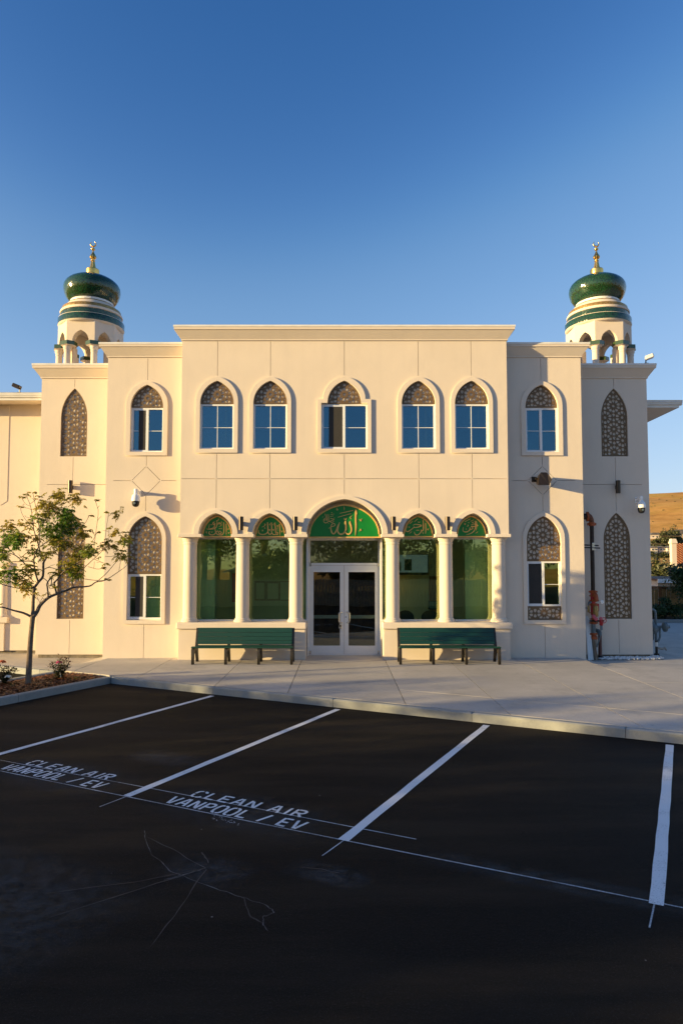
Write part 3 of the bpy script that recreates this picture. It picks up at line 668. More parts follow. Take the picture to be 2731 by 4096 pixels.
# ---------------- inner and outer bays
def bay_inner(s):
    xc = s * 5.285; a, b = sorted((s * 4.275, s * 6.36))
    up_o = arch(xc, 0.555, 6.72, 7.38, zb=5.36); up_i = arch(xc, 0.437, 6.67, 7.277, zb=5.459)
    lo_o = arch(xc, 0.555, 3.15, 3.84, zb=0.885); lo_i = arch(xc, 0.455, 3.10, 3.737, zb=0.985)
    ops = [XP(up_i), XP(lo_i)]
    wu = (5.459, 6.662); wl = (1.005, 2.195) if s < 0 else (1.352, 2.535)
    cors = [XP(rect(xc - 0.437, xc + 0.437, *wu)), XP(rect(xc - 0.455, xc + 0.455, *wl))]
    dz = 4.69; h = 0.385; g = 0.014
    sl = [slot((xc, 7.41), (xc, 8.0)), slot((xc, dz + h + 0.02), (xc, 5.335)), slot((xc, 3.87), (xc, dz - h - 0.02)), slot((xc, ZB + 0.03), (xc, 0.86)),
          slot((a + 0.014, dz), (xc - h - 0.02, dz)), slot((xc + h + 0.02, dz), (b - 0.014, dz)),
          slot((xc - h + g, dz + g), (xc - g, dz + h - g)), slot((xc + g, dz + h - g), (xc + h - g, dz + g)), slot((xc + h - g, dz - g), (xc + g, dz - h + g)), slot((xc - g, dz - h + g), (xc - h + g, dz - g))]
    wall_block(X(a), X(b), I, ZB, 8.30, ops, cors, [XP(q) for q in sl], 0.25)
    window(X(xc), 0.437, *wu, I, XP(up_o), XP(up_i), (XP(arch(xc, 0.425, 6.69, 7.265, zb=6.672)), 6.925), 'slider', blind=(s < 0))
    zl = wl[1] + 0.008
    w = window(X(xc), 0.455, *wl, I, XP(lo_o), XP(lo_i), (XP(arch(xc, 0.443, 3.10, 3.725, zb=zl)), 3.24), 'slider', lower=True, blind='open' if s > 0 else True)
    if s > 0: screen(XP(rect(xc - 0.443, xc + 0.443, 0.99, 1.345)), X(xc), 1.165, I + 0.036, w)
def bay_outer(s):
    xc = s * 7.59; a, b = sorted((s * 6.36, s * 8.52)); zb = 0.0 - 0.03
    u = arch(xc, 0.372, 6.60, 7.42, zb=5.485); l = arch(xc, 0.372, 3.15, 3.90, zb=0.95)
    sl = [slot((xc, 7.45), (xc, 7.68)), slot((xc, 4.71), (xc, 5.46)), slot((xc, 3.93), (xc, 4.67)), slot((xc, zb + 0.02), (xc, 0.92)), slot((a + 0.014, 4.69), (xc - 0.012, 4.69)), slot((xc + 0.012, 4.69), (b - 0.014, 4.69))]
    wall_block(X(a), X(b), O, zb, 7.95, [XP(u), XP(l)], [], [XP(q) for q in sl], 0.25)
    screen(XP(arch(xc, 0.362, 6.60, 7.408, zb=5.492)), X(xc), 6.27, O + 0.034, mosque)
    screen(XP(arch(xc, 0.362, 3.15, 3.888, zb=0.957)), X(xc), 2.88, O + 0.034, mosque)
    e0, e1 = (X(a) + 0.0, X(b) - 0.06) if s > 0 else (X(a) + 0.06, X(b))
    part(MB().box(e0, e1, O + 0.05, O + 0.3, -0.6, zb - 0.001), 'foundation', 'found')
for s in (-1, 1): bay_inner(s); bay_outer(s)

# side walls, roofs and back of the blocks
YB = 30.0
def block_shell(x0, x1, y, z0, z1, roofz):
    m = MB(); t = 0.2; x0 += 0.004; x1 -= 0.004
    m.box(X(x0), X(x0) + t, y + 0.001, YB, z0, z1); m.box(X(x1) - t, X(x1), y + 0.001, YB, z0, z1); m.box(X(x0) + t, X(x1) - t, YB - t, YB, z0, z1)
    part(m, 'side_wall', 'stucco')
    part(MB().box(X(x0) + t, X(x1) - t, y + 0.5, YB - t, roofz - 0.2, roofz), 'roof', 'flash')
def cornice(x0, x1, y, zb, zf, zt, off):
    loops = [(0.002, zb), (0.03, zb), (0.03, zb + 0.03), (off - 0.02, zf), (off, zf + 0.004), (off, zt - 0.045)]
    def ring(mb, lps):
        vs = []; fs = []
        for o, z in lps:
            vs += [(X(x0) - o, y - o, z), (X(x1) + o, y - o, z), (X(x1) + o, YB, z), (X(x0) - o, YB, z)]
        for i in range(len(lps) - 1):
            for k in range(4): fs.append((4 * i + k, 4 * i + (k + 1) % 4, 4 * i + 4 + (k + 1) % 4, 4 * i + 4 + k))
        fs.append((3, 2, 1, 0)); e = 4 * (len(lps) - 1); fs.append((e, e + 1, e + 2, e + 3))
        mb.add(vs, fs)
    m = MB(); ring(m, loops[1:]); c = part(m, 'cornice', 'stucco')
    f = MB(); ring(f, [(off + 0.012, zt - 0.05), (off + 0.012, zt)]); f.build('flashing', 'flash', c)
block_shell(-4.275, 4.275, C + 0.3, ZB, 8.62, 8.6); cornice(-4.275, 4.275, C, 8.36, 8.60, 8.72, 0.185)
for s in (-1, 1):
    a, b = sorted((s * 4.28, s * 6.36)); block_shell(a, b, I, ZB, 8.3, 8.28); cornice(a, b, I, 8.03, 8.27, 8.385, 0.185)
    a, b = sorted((s * 6.362, s * 8.52)); block_shell(a, b, O, -0.03, 7.95, 7.9); cornice(a, b, O, 7.70, 7.945, 8.075, 0.195)

# dark rooms behind the upper windows
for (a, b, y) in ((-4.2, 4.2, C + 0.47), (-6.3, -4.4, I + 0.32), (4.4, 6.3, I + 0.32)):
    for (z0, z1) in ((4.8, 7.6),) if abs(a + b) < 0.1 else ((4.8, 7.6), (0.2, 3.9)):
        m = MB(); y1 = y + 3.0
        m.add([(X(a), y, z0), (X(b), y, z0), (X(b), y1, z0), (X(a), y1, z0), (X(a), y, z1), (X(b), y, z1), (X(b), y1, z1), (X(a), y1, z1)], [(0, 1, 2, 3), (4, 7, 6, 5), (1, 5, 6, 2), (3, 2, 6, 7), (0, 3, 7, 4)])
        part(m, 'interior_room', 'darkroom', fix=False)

# ---------------- wings
for s in (-1, 1):
    a, b = sorted((s * 8.5, s * 15.0)); e = 15.0 if s < 0 else 8.9
    a, b = (-15.0, -8.5) if s < 0 else (8.3, 8.75)
    part(MB().box(X(a), X(b), W, YB, -0.04, 7.25), 'wing_wall', 'stucco')
    part(MB().box(X(a) + 0.02, X(b) - 0.02, W + 0.05, YB - 0.05, -0.6, -0.041), 'foundation', 'found')
    xo, xi = (-15.0, -8.53) if s < 0 else (9.99, 8.53)
    u, v = sorted((xo, xi)); yg = W - 0.78 if s < 0 else W - 0.1
    zt = 7.36 if s < 0 else 7.31
    g = MB()
    prof = [(yg, zt), (yg + 0.02, zt - 0.03), (yg + 0.01, zt - 0.06), (yg + 0.035, zt - 0.09), (yg + 0.03, zt - 0.115), (yg + 0.06, zt - 0.14), (yg + 0.14, zt - 0.14), (yg + 0.14, zt)]
    g.prism(prof, X(u), X(v), 'x'); part(g, 'gutter', 'flash')
    part(MB().box(X(u), X(v) - (0.07 if s > 0 else 0), yg + 0.08, yg + 0.13, zt - 0.205, zt - 0.141), 'fascia', 'flash')
    ff = MB()
    if s < 0: ff.prism([(yg + 0.10, zt - 0.205), (W + 0.02, zt - 0.16), (W + 0.02, zt - 0.11), (yg + 0.10, zt - 0.15)], X(u), X(v), 'x')
    else: ff.add([(X(8.75), yg + 0.13, zt - 0.205), (X(9.92), yg + 0.13, zt - 0.205), (X(9.92), YB, zt - 0.205), (X(8.75), YB, zt - 0.205), (X(8.75), yg + 0.13, zt - 0.15), (X(9.92), yg + 0.13, zt - 0.15), (X(9.92), YB, zt - 0.15), (X(8.75), YB, zt - 0.15)], [(0, 3, 2, 1), (4, 5, 6, 7), (0, 1, 5, 4), (1, 2, 6, 5), (2, 3, 7, 6), (3, 0, 4, 7)])
    part(ff, 'soffit', 'stucco2')
    part(MB().prism([(yg + 0.14, zt - 0.02), (W + 1.5, zt + 0.15), (W + 1.5, zt - 0.05), (yg + 0.14, zt - 0.1)] , X(u), X(v) - (0.08 if s > 0 else 0), 'x'), 'roof', 'flash')
part(MB().prism([(-15.0, 4.2), (-10.02, 4.2), (-9.83, 4.32), (-9.83, 7.14), (-15.0, 7.14)][::1], W - 0.012, W + 0.02, 'y'), 'upper_bay', 'stucco')
part(MB().box(-15.0, -9.80, W - 0.05, W + 0.01, -0.05, 0.76), 'sill_wall', 'stucco')
part(MB().bbox(-15.0, -9.68, W - 0.11, W + 0.012, 0.762, 0.93, 0.015), 'sill_cap', 'stucco2')
part(MB().bbox(-15.0, -9.70, W - 0.07, W + 0.012, 2.42, 2.52, 0.01), 'impost', 'stucco2')
cw = part(MB().lathe([(0.15, 1.02), (0.15, 1.3), (0.142, 2.34)], (-9.87, W + 0.08, 0), 24), 'column', 'column', smooth=True)
MB().lathe([(0.142, 2.34), (0.16, 2.35), (0.15, 2.37), (0.18, 2.40), (0.182, 2.419)], (-9.87, W + 0.08, 0), 24).build('capital', 'column', cw, smooth=True, ang=30)
MB().lathe([(0.188, 0.931), (0.19, 0.96), (0.165, 0.99), (0.15, 1.02)], (-9.87, W + 0.08, 0), 24).build('column_base', 'column', cw, smooth=True, ang=30)
part(MB().tube([(X(-8.60), W - 0.70, 7.24), (X(-8.60), W - 0.68, 7.12), (X(-8.60), W - 0.1, 6.9), (X(-8.60), W - 0.06, 6.8), (X(-8.60), W - 0.06, 0.15), (X(-8.60), W - 0.2, 0.0)], 0.045, 8), 'downspout', 'stucco2', smooth=True, ang=50)

# ---------------- lobby seen through the glass
lob = MB(); y0, y1, z1 = G + 0.4, 20.9, 3.3
part(MB().box(X(-4.25), X(4.25), DR + 0.09, y1, -0.06, -0.02), 'lobby_floor', 'tilefloor')
part(MB().box(X(-4.25), X(4.25), G + 0.31, y1, z1, z1 + 0.05), 'lobby_ceiling', 'white')
part(MB().box(X(-4.25), X(-4.2), G + 0.301, y1, 0, z1 - 0.001), 'lobby_wall', 'white'); part(MB().box(X(4.2), X(4.25), G + 0.301, y1, 0, z1 - 0.001), 'lobby_wall', 'white')
part(MB().box(X(-4.2), X(-1.05), y1, y1 + 0.1, 0, z1 - 0.001), 'lobby_wall', 'white'); part(MB().box(X(1.05), X(4.2), y1, y1 + 0.1, 0, z1 - 0.001), 'lobby_wall', 'white')
part(MB().box(X(-1.05), X(1.05), y1, y1 + 0.1, 2.5, z1 - 0.001), 'lobby_wall', 'white')
part(MB().box(X(-1.5), X(1.5), y1 + 2.5, y1 + 2.6, 0, 3.3), 'prayer_hall_wall', 'wood')
for s in (-1, 1):
    part(MB().box(*sorted((X(s * 1.05), X(s * 1.2))), G + 0.5, y1 - 1.2, 0, 0.9), 'partition', 'white')
    plate('partition_screen', XP(rect(min(s * 1.0, s * 1.3), max(s * 1.0, s * 1.3), 1.2, 2.35)), lattice_holes(XP(rect(min(s * 1.0, s * 1.3), max(s * 1.0, s * 1.3), 1.2, 2.35)), X(s * 1.15), 1.75, 0.02), 19.3, 0.02, 'white', mosque)
part(MB().box(X(-3.05), X(-2.95), 19.6, 19.62, 0.2, 2.6), 'door_post', 'vinyl')
part(MB().box(X(-4.06), X(-3.50), 18.35, 18.6, 0.0, 3.29), 'pier', 'white')
part(MB().box(X(3.30), X(4.06), 18.5, 18.75, 0.0, 3.29), 'pier', 'white')
part(MB().box(X(2.62), X(3.2), 20.8, 20.86, 0.1, 2.1), 'inner_door', 'wood')
part(MB().box(X(-3.3), X(-3.15), 20.0, 20.03, 1.35, 2.2), 'alarm_panel', 'redpaint')
M['tan1b'] = plain('cork_board', (0.35, 0.30, 0.22), 0.9, 0, 0.2, 9)
nb = thing('notice_board', 'framed notice board with posters on the lobby wall behind the glass', 'notice board', (X(-2.0), y1, 1.4))
MB().box(X(-2.75), X(-1.35), y1 - 0.03, y1 - 0.001, 1.35, 1.95).build('board', 'tan1b', nb)
for i, (a, b, z0, z1_) in enumerate(((-2.7, -2.45, 1.4, 1.9), (-2.35, -2.02, 1.4, 1.88), (-1.95, -1.65, 1.38, 1.92), (-1.6, -1.4, 1.45, 1.85))): MB().box(X(a), X(b), y1 - 0.036, y1 - 0.031, z0, z1_).build('poster', 'white', nb)
tv = thing('wall_screen', 'wide display screen hanging high on the lobby wall behind glass', 'screen', (X(2.0), 20.4, 2.3))
MB().bbox(X(1.42), X(2.55), 20.4, 20.46, 2.15, 2.72, 0.01).build('bezel', 'black', tv)
def emis(name, col, st):
    m, t, b = node_mat(name); b.inputs['Base Color'].default_value = (*col, 1); b.inputs['Emission Color'].default_value = (*col, 1); b.inputs['Emission Strength'].default_value = st; return m
M['screen'] = emis('lit_screen', (0.20, 0.26, 0.34), 0.10); M['lampglow'] = emis('amber_lamp', (1.0, 0.42, 0.06), 1.6)
MB().box(X(1.45), X(2.52), 20.394, 20.399, 2.22, 2.75).build('display', 'screen', tv)
MB().box(X(1.82), X(2.04), 20.388, 20.393, 2.28, 2.62).build('picture', 'black', tv)
for k in range(5): MB().box(X(1.52), X(1.72), 20.388, 20.393, 2.27 + k * 0.05, 2.325 + k * 0.05).build('text_line', 'bluegrey', tv)
lp = thing('wall_lamp', 'lit amber lantern on the lobby wall below the screen', 'lamp', (X(1.45), 20.4, 1.75))
MB().lathe([(0.02, -0.12), (0.06, -0.07), (0.075, 0), (0.06, 0.07), (0.02, 0.12)], (X(1.45), 20.35, 1.78), 10).build('lantern', 'lampglow', lp, smooth=True)
MB().lathe([(0.03, 0.12), (0.01, 0.16), (0.004, 0.2)], (X(1.45), 20.35, 1.78), 8).build('cap', 'goldpaint', lp)
for i, cx in enumerate((1.75, 2.45)):
    ch = thing('chair', ('black round-backed chair behind the glass, nearer the doors' if i == 0 else 'black round-backed chair behind the glass beside the sign stand'), 'chair', (X(cx), 19.5, 0), 'lobby chairs')
    MB().prism([(X(cx) + 0.25 * math.cos(a) * (1 if abs(math.cos(a)) > 0.5 else 1), 0.93 + 0.22 * max(math.sin(a), -0.9)) for a in [k * PI / 10 for k in range(20)]], 19.4, 19.44, 'y').build('backrest', 'black', ch)
    MB().bbox(X(cx) - 0.24, X(cx) + 0.24, 19.46, 19.9, 0.42, 0.48, 0.015).build('seat', 'black', ch)
    for dx in (-0.2, 0.2):
        for dy in (19.48, 19.86): MB().cyl((X(cx) + dx, dy, 0), (X(cx) + dx, dy, 0.45), 0.014, 6).build('leg', 'steel', ch)
    for dx in (-0.2, 0.2): MB().cyl((X(cx) + dx, 19.43, 0.42), (X(cx) + dx, 19.43, 0.8), 0.014, 6).build('back_post', 'steel', ch)
st = thing('sign_stand', 'black tilted sign stand inside behind the glass', 'sign stand', (X(2.5), 19.2, 0))
MB().cyl((X(2.5), 19.2, 0.02), (X(2.5), 19.2, 1.2), 0.015, 8).build('post', 'black', st)
MB().lathe([(0.16, 0), (0.16, 0.015), (0.03, 0.03)], (X(2.5), 19.2, 0), 16).build('base', 'black', st)
MB().add([(X(2.36), 19.13, 1.2), (X(2.64), 19.13, 1.2), (X(2.67), 19.25, 1.42), (X(2.39), 19.25, 1.42), (X(2.36), 19.15, 1.19), (X(2.64), 19.15, 1.19), (X(2.67), 19.27, 1.41), (X(2.39), 19.27, 1.41)], [(0, 1, 2, 3), (4, 7, 6, 5), (0, 4, 5, 1), (1, 5, 6, 2), (2, 6, 7, 3), (3, 7, 4, 0)]).build('frame', 'black', st)
MB().add([(X(2.385), 19.132, 1.22), (X(2.615), 19.132, 1.22), (X(2.64), 19.236, 1.40), (X(2.41), 19.236, 1.40)], [(0, 1, 2, 3)]).build('card', 'bluegrey', st)
# ------------------------------------------------------------------ minarets on the outer bays
def minaret(s):
    side = 'left' if s < 0 else 'right'
    cx, cy = X(7.62 if s > 0 else -7.575), 19.93
    root = thing('minaret', 'green domed minaret with gold crescent finial above the %s end bay' % side, 'minaret', (cx, cy, 7.9), 'green domed minarets')
    P = lambda m, n, mat, par=None, **k: m.build(n, mat, par or root, **k)
    # octagonal drum with pointed arches, one wall panel per side
    a, w = 0.405, 0.83
    cor = [(a, -w), (w, -a), (w, a), (a, w), (-a, w), (-w, a), (-w, -a), (-a, -w)]
    zt, zc = 9.50, 8.87
    for k in range(8):
        p, q = Vector(cor[k - 1]), Vector(cor[k]); L = (q - p).length; d = (q - p).normalized(); nrm = Vector((d.y, -d.x))
        hw = L / 2; ow = 0.235 if L > 0.7 else 0.20
        pts = [(-hw, zc)] + [(-ow, zc)] + arch(0, ow, zc + 0.02, 9.21, 10)[::-1] + [(ow, zc), (hw, zc), (hw, zt), (-hw, zt)]
        o = plate('arch_wall', pts, [], -0.22, 0.22, 'column', root)
        me = o.data; mid = (p + q) / 2
        T = Matrix(((d.x, -nrm.x * 1.0, 0, cx + mid.x), (d.y, -nrm.y, 0, cy + mid.y), (0, 0, 1, 0), (0, 0, 0, 1)))
        # local: x along wall, y: -0.22..0 (front = -0.22 -> outside)
        me.transform(Matrix.Translation((0, 0.22, 0))); me.transform(T)
    for k in range(8):
        c = Vector(cor[k]); d = c.normalized(); p = c - d * 0.10; ang = math.atan2(d.y, d.x)
        m = MB(); pl = [(p.x + cx + u * math.cos(ang) - v * math.sin(ang), p.y + cy + u * math.sin(ang) + v * math.cos(ang)) for u, v in ((0.20, -0.13), (0.20, 0.13), (0.02, 0.235), (-0.17, 0.15), (-0.17, -0.15), (0.02, -0.235))]
        m.prism(pl, 8.758, 8.868, 'z'); blk = P(m, 'tile_block', 'greentile')
        m = MB(); pl2 = [(p.x + cx + (x - p.x - cx) * 0.97, p.y + cy + (y - p.y - cy) * 0.97) for x, y in pl]; pl3 = [(p.x + cx + (x - p.x - cx) * 0.62, p.y + cy + (y - p.y - cy) * 0.62) for x, y in pl]
        vs = [(x, y, 8.757) for x, y in pl2] + [(x, y, 8.73) for x, y in pl3]; m.add(vs, [tuple(range(5, -1, -1)), tuple(range(6, 12))] + [(i, (i + 1) % 6, 6 + (i + 1) % 6, 6 + i) for i in range(6)])
        m.build('corbel', 'column', blk)
        q = c + d * -0.045
        sh = P(MB().lathe([(0.125, 7.9), (0.125, 7.95), (0.094, 7.98), (0.088, 8.56), (0.100, 8.58), (0.092, 8.62), (0.115, 8.66), (0.118, 8.729)], (cx + q.x, cy + q.y, 0), 18), 'column', 'column', smooth=True, ang=30)
        r = c - d * 0.27
        m = MB(); m.prism([(cx + r.x + u * math.cos(ang) - v * math.sin(ang), cy + r.y + u * math.sin(ang) + v * math.cos(ang)) for u, v in ((0.08, -0.07), (0.08, 0.07), (-0.08, 0.07), (-0.08, -0.07))], 7.9, 8.729, 'z'); P(m, 'pier', 'column')
    ctr = (cx, cy, 0)
    P(MB().lathe([(0.30, 9.49), (0.87, 9.46), (0.92, 9.485), (0.938, 9.52)], ctr, 64), 'soffit_ring', 'column', smooth=True)
    lathe_uv('tile_ring', [(0.940, 9.52), (0.944, 9.69), (0.938, 9.70)], ctr, 'greentile', root)
    P(MB().lathe([(0.937, 9.70), (0.934, 9.712), (0.86, 9.714)], ctr, 64), 'ledge', 'column', smooth=True, ang=30)
    lathe_uv('tile_ring', [(0.862, 9.714), (0.862, 9.865)], ctr, 'greentile', root)
    P(MB().lathe([(0.86, 9.865), (0.885, 9.875), (0.892, 9.91), (0.875, 9.945), (0.85, 9.95)], ctr, 64), 'moulding', 'column', smooth=True, ang=50)
    lathe_uv('gold_band', [(0.852, 9.95), (0.85, 9.985), (0.835, 10.05)], ctr, 'goldtile', root)
    P(MB().lathe([(0.835, 10.05), (0.79, 10.06), (0.755, 10.09), (0.71, 10.155), (0.665, 10.19)], ctr, 64), 'cove', 'column', smooth=True, ang=50)
    lathe_uv('gold_band', [(0.668, 10.19), (0.655, 10.215), (0.625, 10.22)], ctr, 'goldtile', root)
    lathe_uv('white_tile_band', [(0.622, 10.22), (0.618, 10.36)], ctr, 'whitetile', root)
    dome = []
    prof = [(0.60, 10.28), (0.645, 10.31), (0.712, 10.39), (0.770, 10.49), (0.803, 10.60), (0.815, 10.69), (0.802, 10.79), (0.755, 10.88), (0.672, 10.96), (0.556, 11.03), (0.425, 11.09), (0.30, 11.145), (0.20, 11.195), (0.17, 11.21)]
    lathe_uv('dome', prof, ctr, 'greentile', root, 72)
    fin = P(MB().lathe([(0.187, 11.175), (0.19, 11.19), (0.19, 11.335), (0.18, 11.35), (0.09, 11.355)], ctr, 40), 'finial', 'gold', smooth=True, ang=30)
    MB().lathe([(0.096, 11.355), (0.075, 11.45), (0.056, 11.56), (0.050, 11.60)], ctr, 24, flute=0.07).build('cone', 'gold', fin, smooth=True, ang=25)
    MB().lathe([(0.05, 11.60), (0.066, 11.61), (0.066, 11.63), (0.04, 11.645), (0.04, 11.66)], ctr, 20).build('collar', 'gold', fin, smooth=True)
    MB().lathe([(0.04, 11.66), (0.078, 11.69), (0.095, 11.725), (0.088, 11.765), (0.06, 11.81), (0.036, 11.86), (0.026, 11.89)], ctr, 24, flute=0.05).build('bulb', 'gold', fin, smooth=True, ang=25)
    MB().lathe([(0.026, 11.89), (0.02, 11.93), (0.03, 11.94), (0.055, 11.96), (0.06, 11.98), (0.05, 12.005), (0.02, 12.02), (0.018, 12.06)], ctr, 20).build('ball', 'gold', fin, smooth=True)
    m = MB(); pts = []; rs = []
    for k in range(25):
        t = k / 24; ang = R(-90 - 148 + 296 * t); rr = 0.080; pts.append((cx + rr * math.cos(ang), cy, 12.145 + rr * math.sin(ang) * 1.0)); rs.append(0.003 + 0.021 * math.sin(PI * t) ** 0.9)
    m.tube(pts, rs, 10); m.build('crescent', 'gold', fin, smooth=True, ang=70)
    return root
minaret(-1); minaret(1)

# ------------------------------------------------------------------ wall fittings
def sconce(x, y, z, where, col='bronze'):
    t = thing('wall_sconce', where, 'wall light', (x, y, z), 'cylinder wall sconces')
    MB().lathe([(0.056, -0.178), (0.062, -0.175), (0.063, 0.175), (0.056, 0.178), (0.05, 0.14)], (x, y - 0.135, z), 20).build('shade', col, t, smooth=True)
    MB().box(x - 0.03, x + 0.03, y - 0.085, y - 0.001, z - 0.055, z + 0.055).build('bracket', col, t)
for xx, d in ((-2.667, 'dark cylinder wall light between the two left arches'), (-1.267, 'dark cylinder wall light just left of the big central arch'), (1.267, 'dark cylinder wall light just right of the big central arch'), (2.667, 'dark cylinder wall light between the two right arches')):
    sconce(X(xx), C, 3.51, d)
sconce(X(-7.6), O, 4.61, 'bronze cylinder wall light on the left end bay'); sconce(X(7.6), O, 4.61, 'dark cylinder wall light on the shaded right end bay')

def ptz(x, y, z, label, turn=0.0):
    t = thing('security_camera', label, 'camera', (x, y, z), 'dome cameras on wall arms'); R_ = Matrix.Rotation(turn, 4, 'Z')
    def T(m):
        m.v = [tuple((Matrix.Translation((x, y, z)) @ R_) @ Vector(p)) for p in m.v]; return m
    T(MB().bbox(-0.055, 0.055, -0.022, -0.0, -0.08, 0.08, 0.005)).build('wall_plate', 'camwhite', t)
    T(MB().prism([(-0.02, -0.065), (-0.02, 0.06), (-0.24, 0.075), (-0.245, 0.02), (-0.10, -0.01)], -0.04, 0.04, 'x')).build('arm', 'camwhite', t)
    T(MB().lathe([(0.045, -0.03), (0.047, 0.08), (0.03, 0.095)], (0, -0.27, 0), 20)).build('neck', 'camwhite', t, smooth=True)
    T(MB().lathe([(0.112, -0.235), (0.115, -0.22), (0.113, -0.16), (0.095, -0.09), (0.06, -0.045), (0.045, -0.03)], (0, -0.27, 0), 28)).build('housing', 'camwhite', t, smooth=True)
    T(MB().lathe([(0.03, -0.385), (0.07, -0.365), (0.09, -0.325), (0.1, -0.235)], (0, -0.27, 0), 24)).build('lens_dome', 'black', t, smooth=True)
    T(MB().lathe([(0.028, 0), (0.03, 0.02), (0.02, 0.022)], (0, -0.355, -0.295), 16, 'y')).build('lens', 'bluegrey', t)
ptz(X(-5.47), I, 4.345, 'white dome security camera on a wall arm above the left arched window')
ptz(X(8.17), O, 4.245, 'white dome security camera on the shaded right end bay')
t = thing('corner_camera', 'small white camera peeking past the right building corner', 'camera', (X(8.56), 19.6, 4.05))
MB().bbox(X(8.52), X(8.60), 19.5, 19.75, 4.02, 4.16, 0.02).build('housing', 'camwhite', t); MB().lathe([(0.02, -0.05), (0.04, -0.02), (0.045, 0)], (X(8.57), 19.55, 4.02), 12).build('lens', 'black', t, smooth=True)

t = thing('horn_speaker', 'brown wedge shaped speaker on the diamond panel of the right bay', 'speaker', (X(5.2), I, 4.7))
sx, sy = X(5.19), I
_ = [(-0.17, -0.30, -0.18), (0.10, -0.42, -0.20), (0.19, -0.30, -0.02), (0.19, -0.20, -0.16), (-0.06, -0.16, -0.18), (-0.06, -0.28, 0.16), (0.05, -0.36, 0.17), (0.09, -0.18, 0.15), (-0.05, -0.13, 0.13)]
poly_f = [(-0.17, -0.185), (0.12, -0.185), (0.19, -0.03), (0.10, 0.155), (0.05, 0.165), (-0.06, 0.165), (-0.10, 0.12)]
m = MB(); nF = len(poly_f)
fr_ = [(sx + u + 0.02, sy - 0.44 + (0.10 if v > 0.1 else 0.0), 4.70 + v) for u, v in poly_f]; bk_ = [(sx + u * 0.62 - 0.01, sy - 0.13, 4.70 + v * 0.72 + 0.01) for u, v in poly_f]
m.add(fr_ + bk_, [tuple(range(nF)), tuple(range(2 * nF - 1, nF - 1, -1))] + [(i, nF + i, nF + (i + 1) % nF, (i + 1) % nF) for i in range(nF)])
m.build('cabinet', 'bronze', t)
MB().tube([(sx - 0.10, sy - 0.16, 4.72), (sx - 0.13, sy - 0.06, 4.72), (sx - 0.13, sy - 0.002, 4.72)], 0.03, 8).build('bracket', 'bronze', t)
MB().bbox(sx - 0.20, sx - 0.07, sy - 0.03, sy - 0.001, 4.65, 4.79, 0.006).build('wall_plate', 'bronze', t)

def flood(x, y, z, label, yaw, tilt, mat='bronze'):
    t = thing('flood_light', label, 'floodlight', (x, y, z)); Mx = Matrix.Translation((x, y, z + 0.17)) @ Matrix.Rotation(yaw, 4, 'Z') @ Matrix.Rotation(tilt, 4, 'Y')
    m = MB().bbox(-0.01, 0.20, -0.09, 0.09, -0.05, 0.06, 0.012); m.v = [tuple(Mx @ Vector(p)) for p in m.v]; m.build('housing', mat, t)
    m = MB().box(0.201, 0.208, -0.075, 0.075, -0.04, 0.05); m.v = [tuple(Mx @ Vector(p)) for p in m.v]; m.build('lens', 'bluegrey', t)
    MB().tube([(x, y, z + 0.02), (x, y, z + 0.10), (x + 0.01, y, z + 0.17)], 0.018, 8).build('stem', 'black', t)
    MB().bbox(x - 0.06, x + 0.06, y - 0.05, y + 0.05, z, z + 0.035, 0.006).build('base', 'black', t)
flood(X(8.48), 18.72, 8.077, 'floodlight on the roof edge of the right end bay', R(-18), R(-18), 'alu')
flood(X(-9.33), 19.2, 7.37, 'black tilted floodlight on the left wing gutter', R(180), R(-22))
rb = thing('roof_box', 'small dark box fixture on the left inner bay roof', 'roof fixture', (X(-5.5), 19.0, 8.39))
MB().bbox(X(-5.62), X(-5.38), 18.9, 19.1, 8.28, 8.55, 0.02).build('housing', 'black', rb); MB().box(X(-5.7), X(-5.3), 18.85, 19.15, 8.551, 8.57).build('lid', 'bronze', rb)

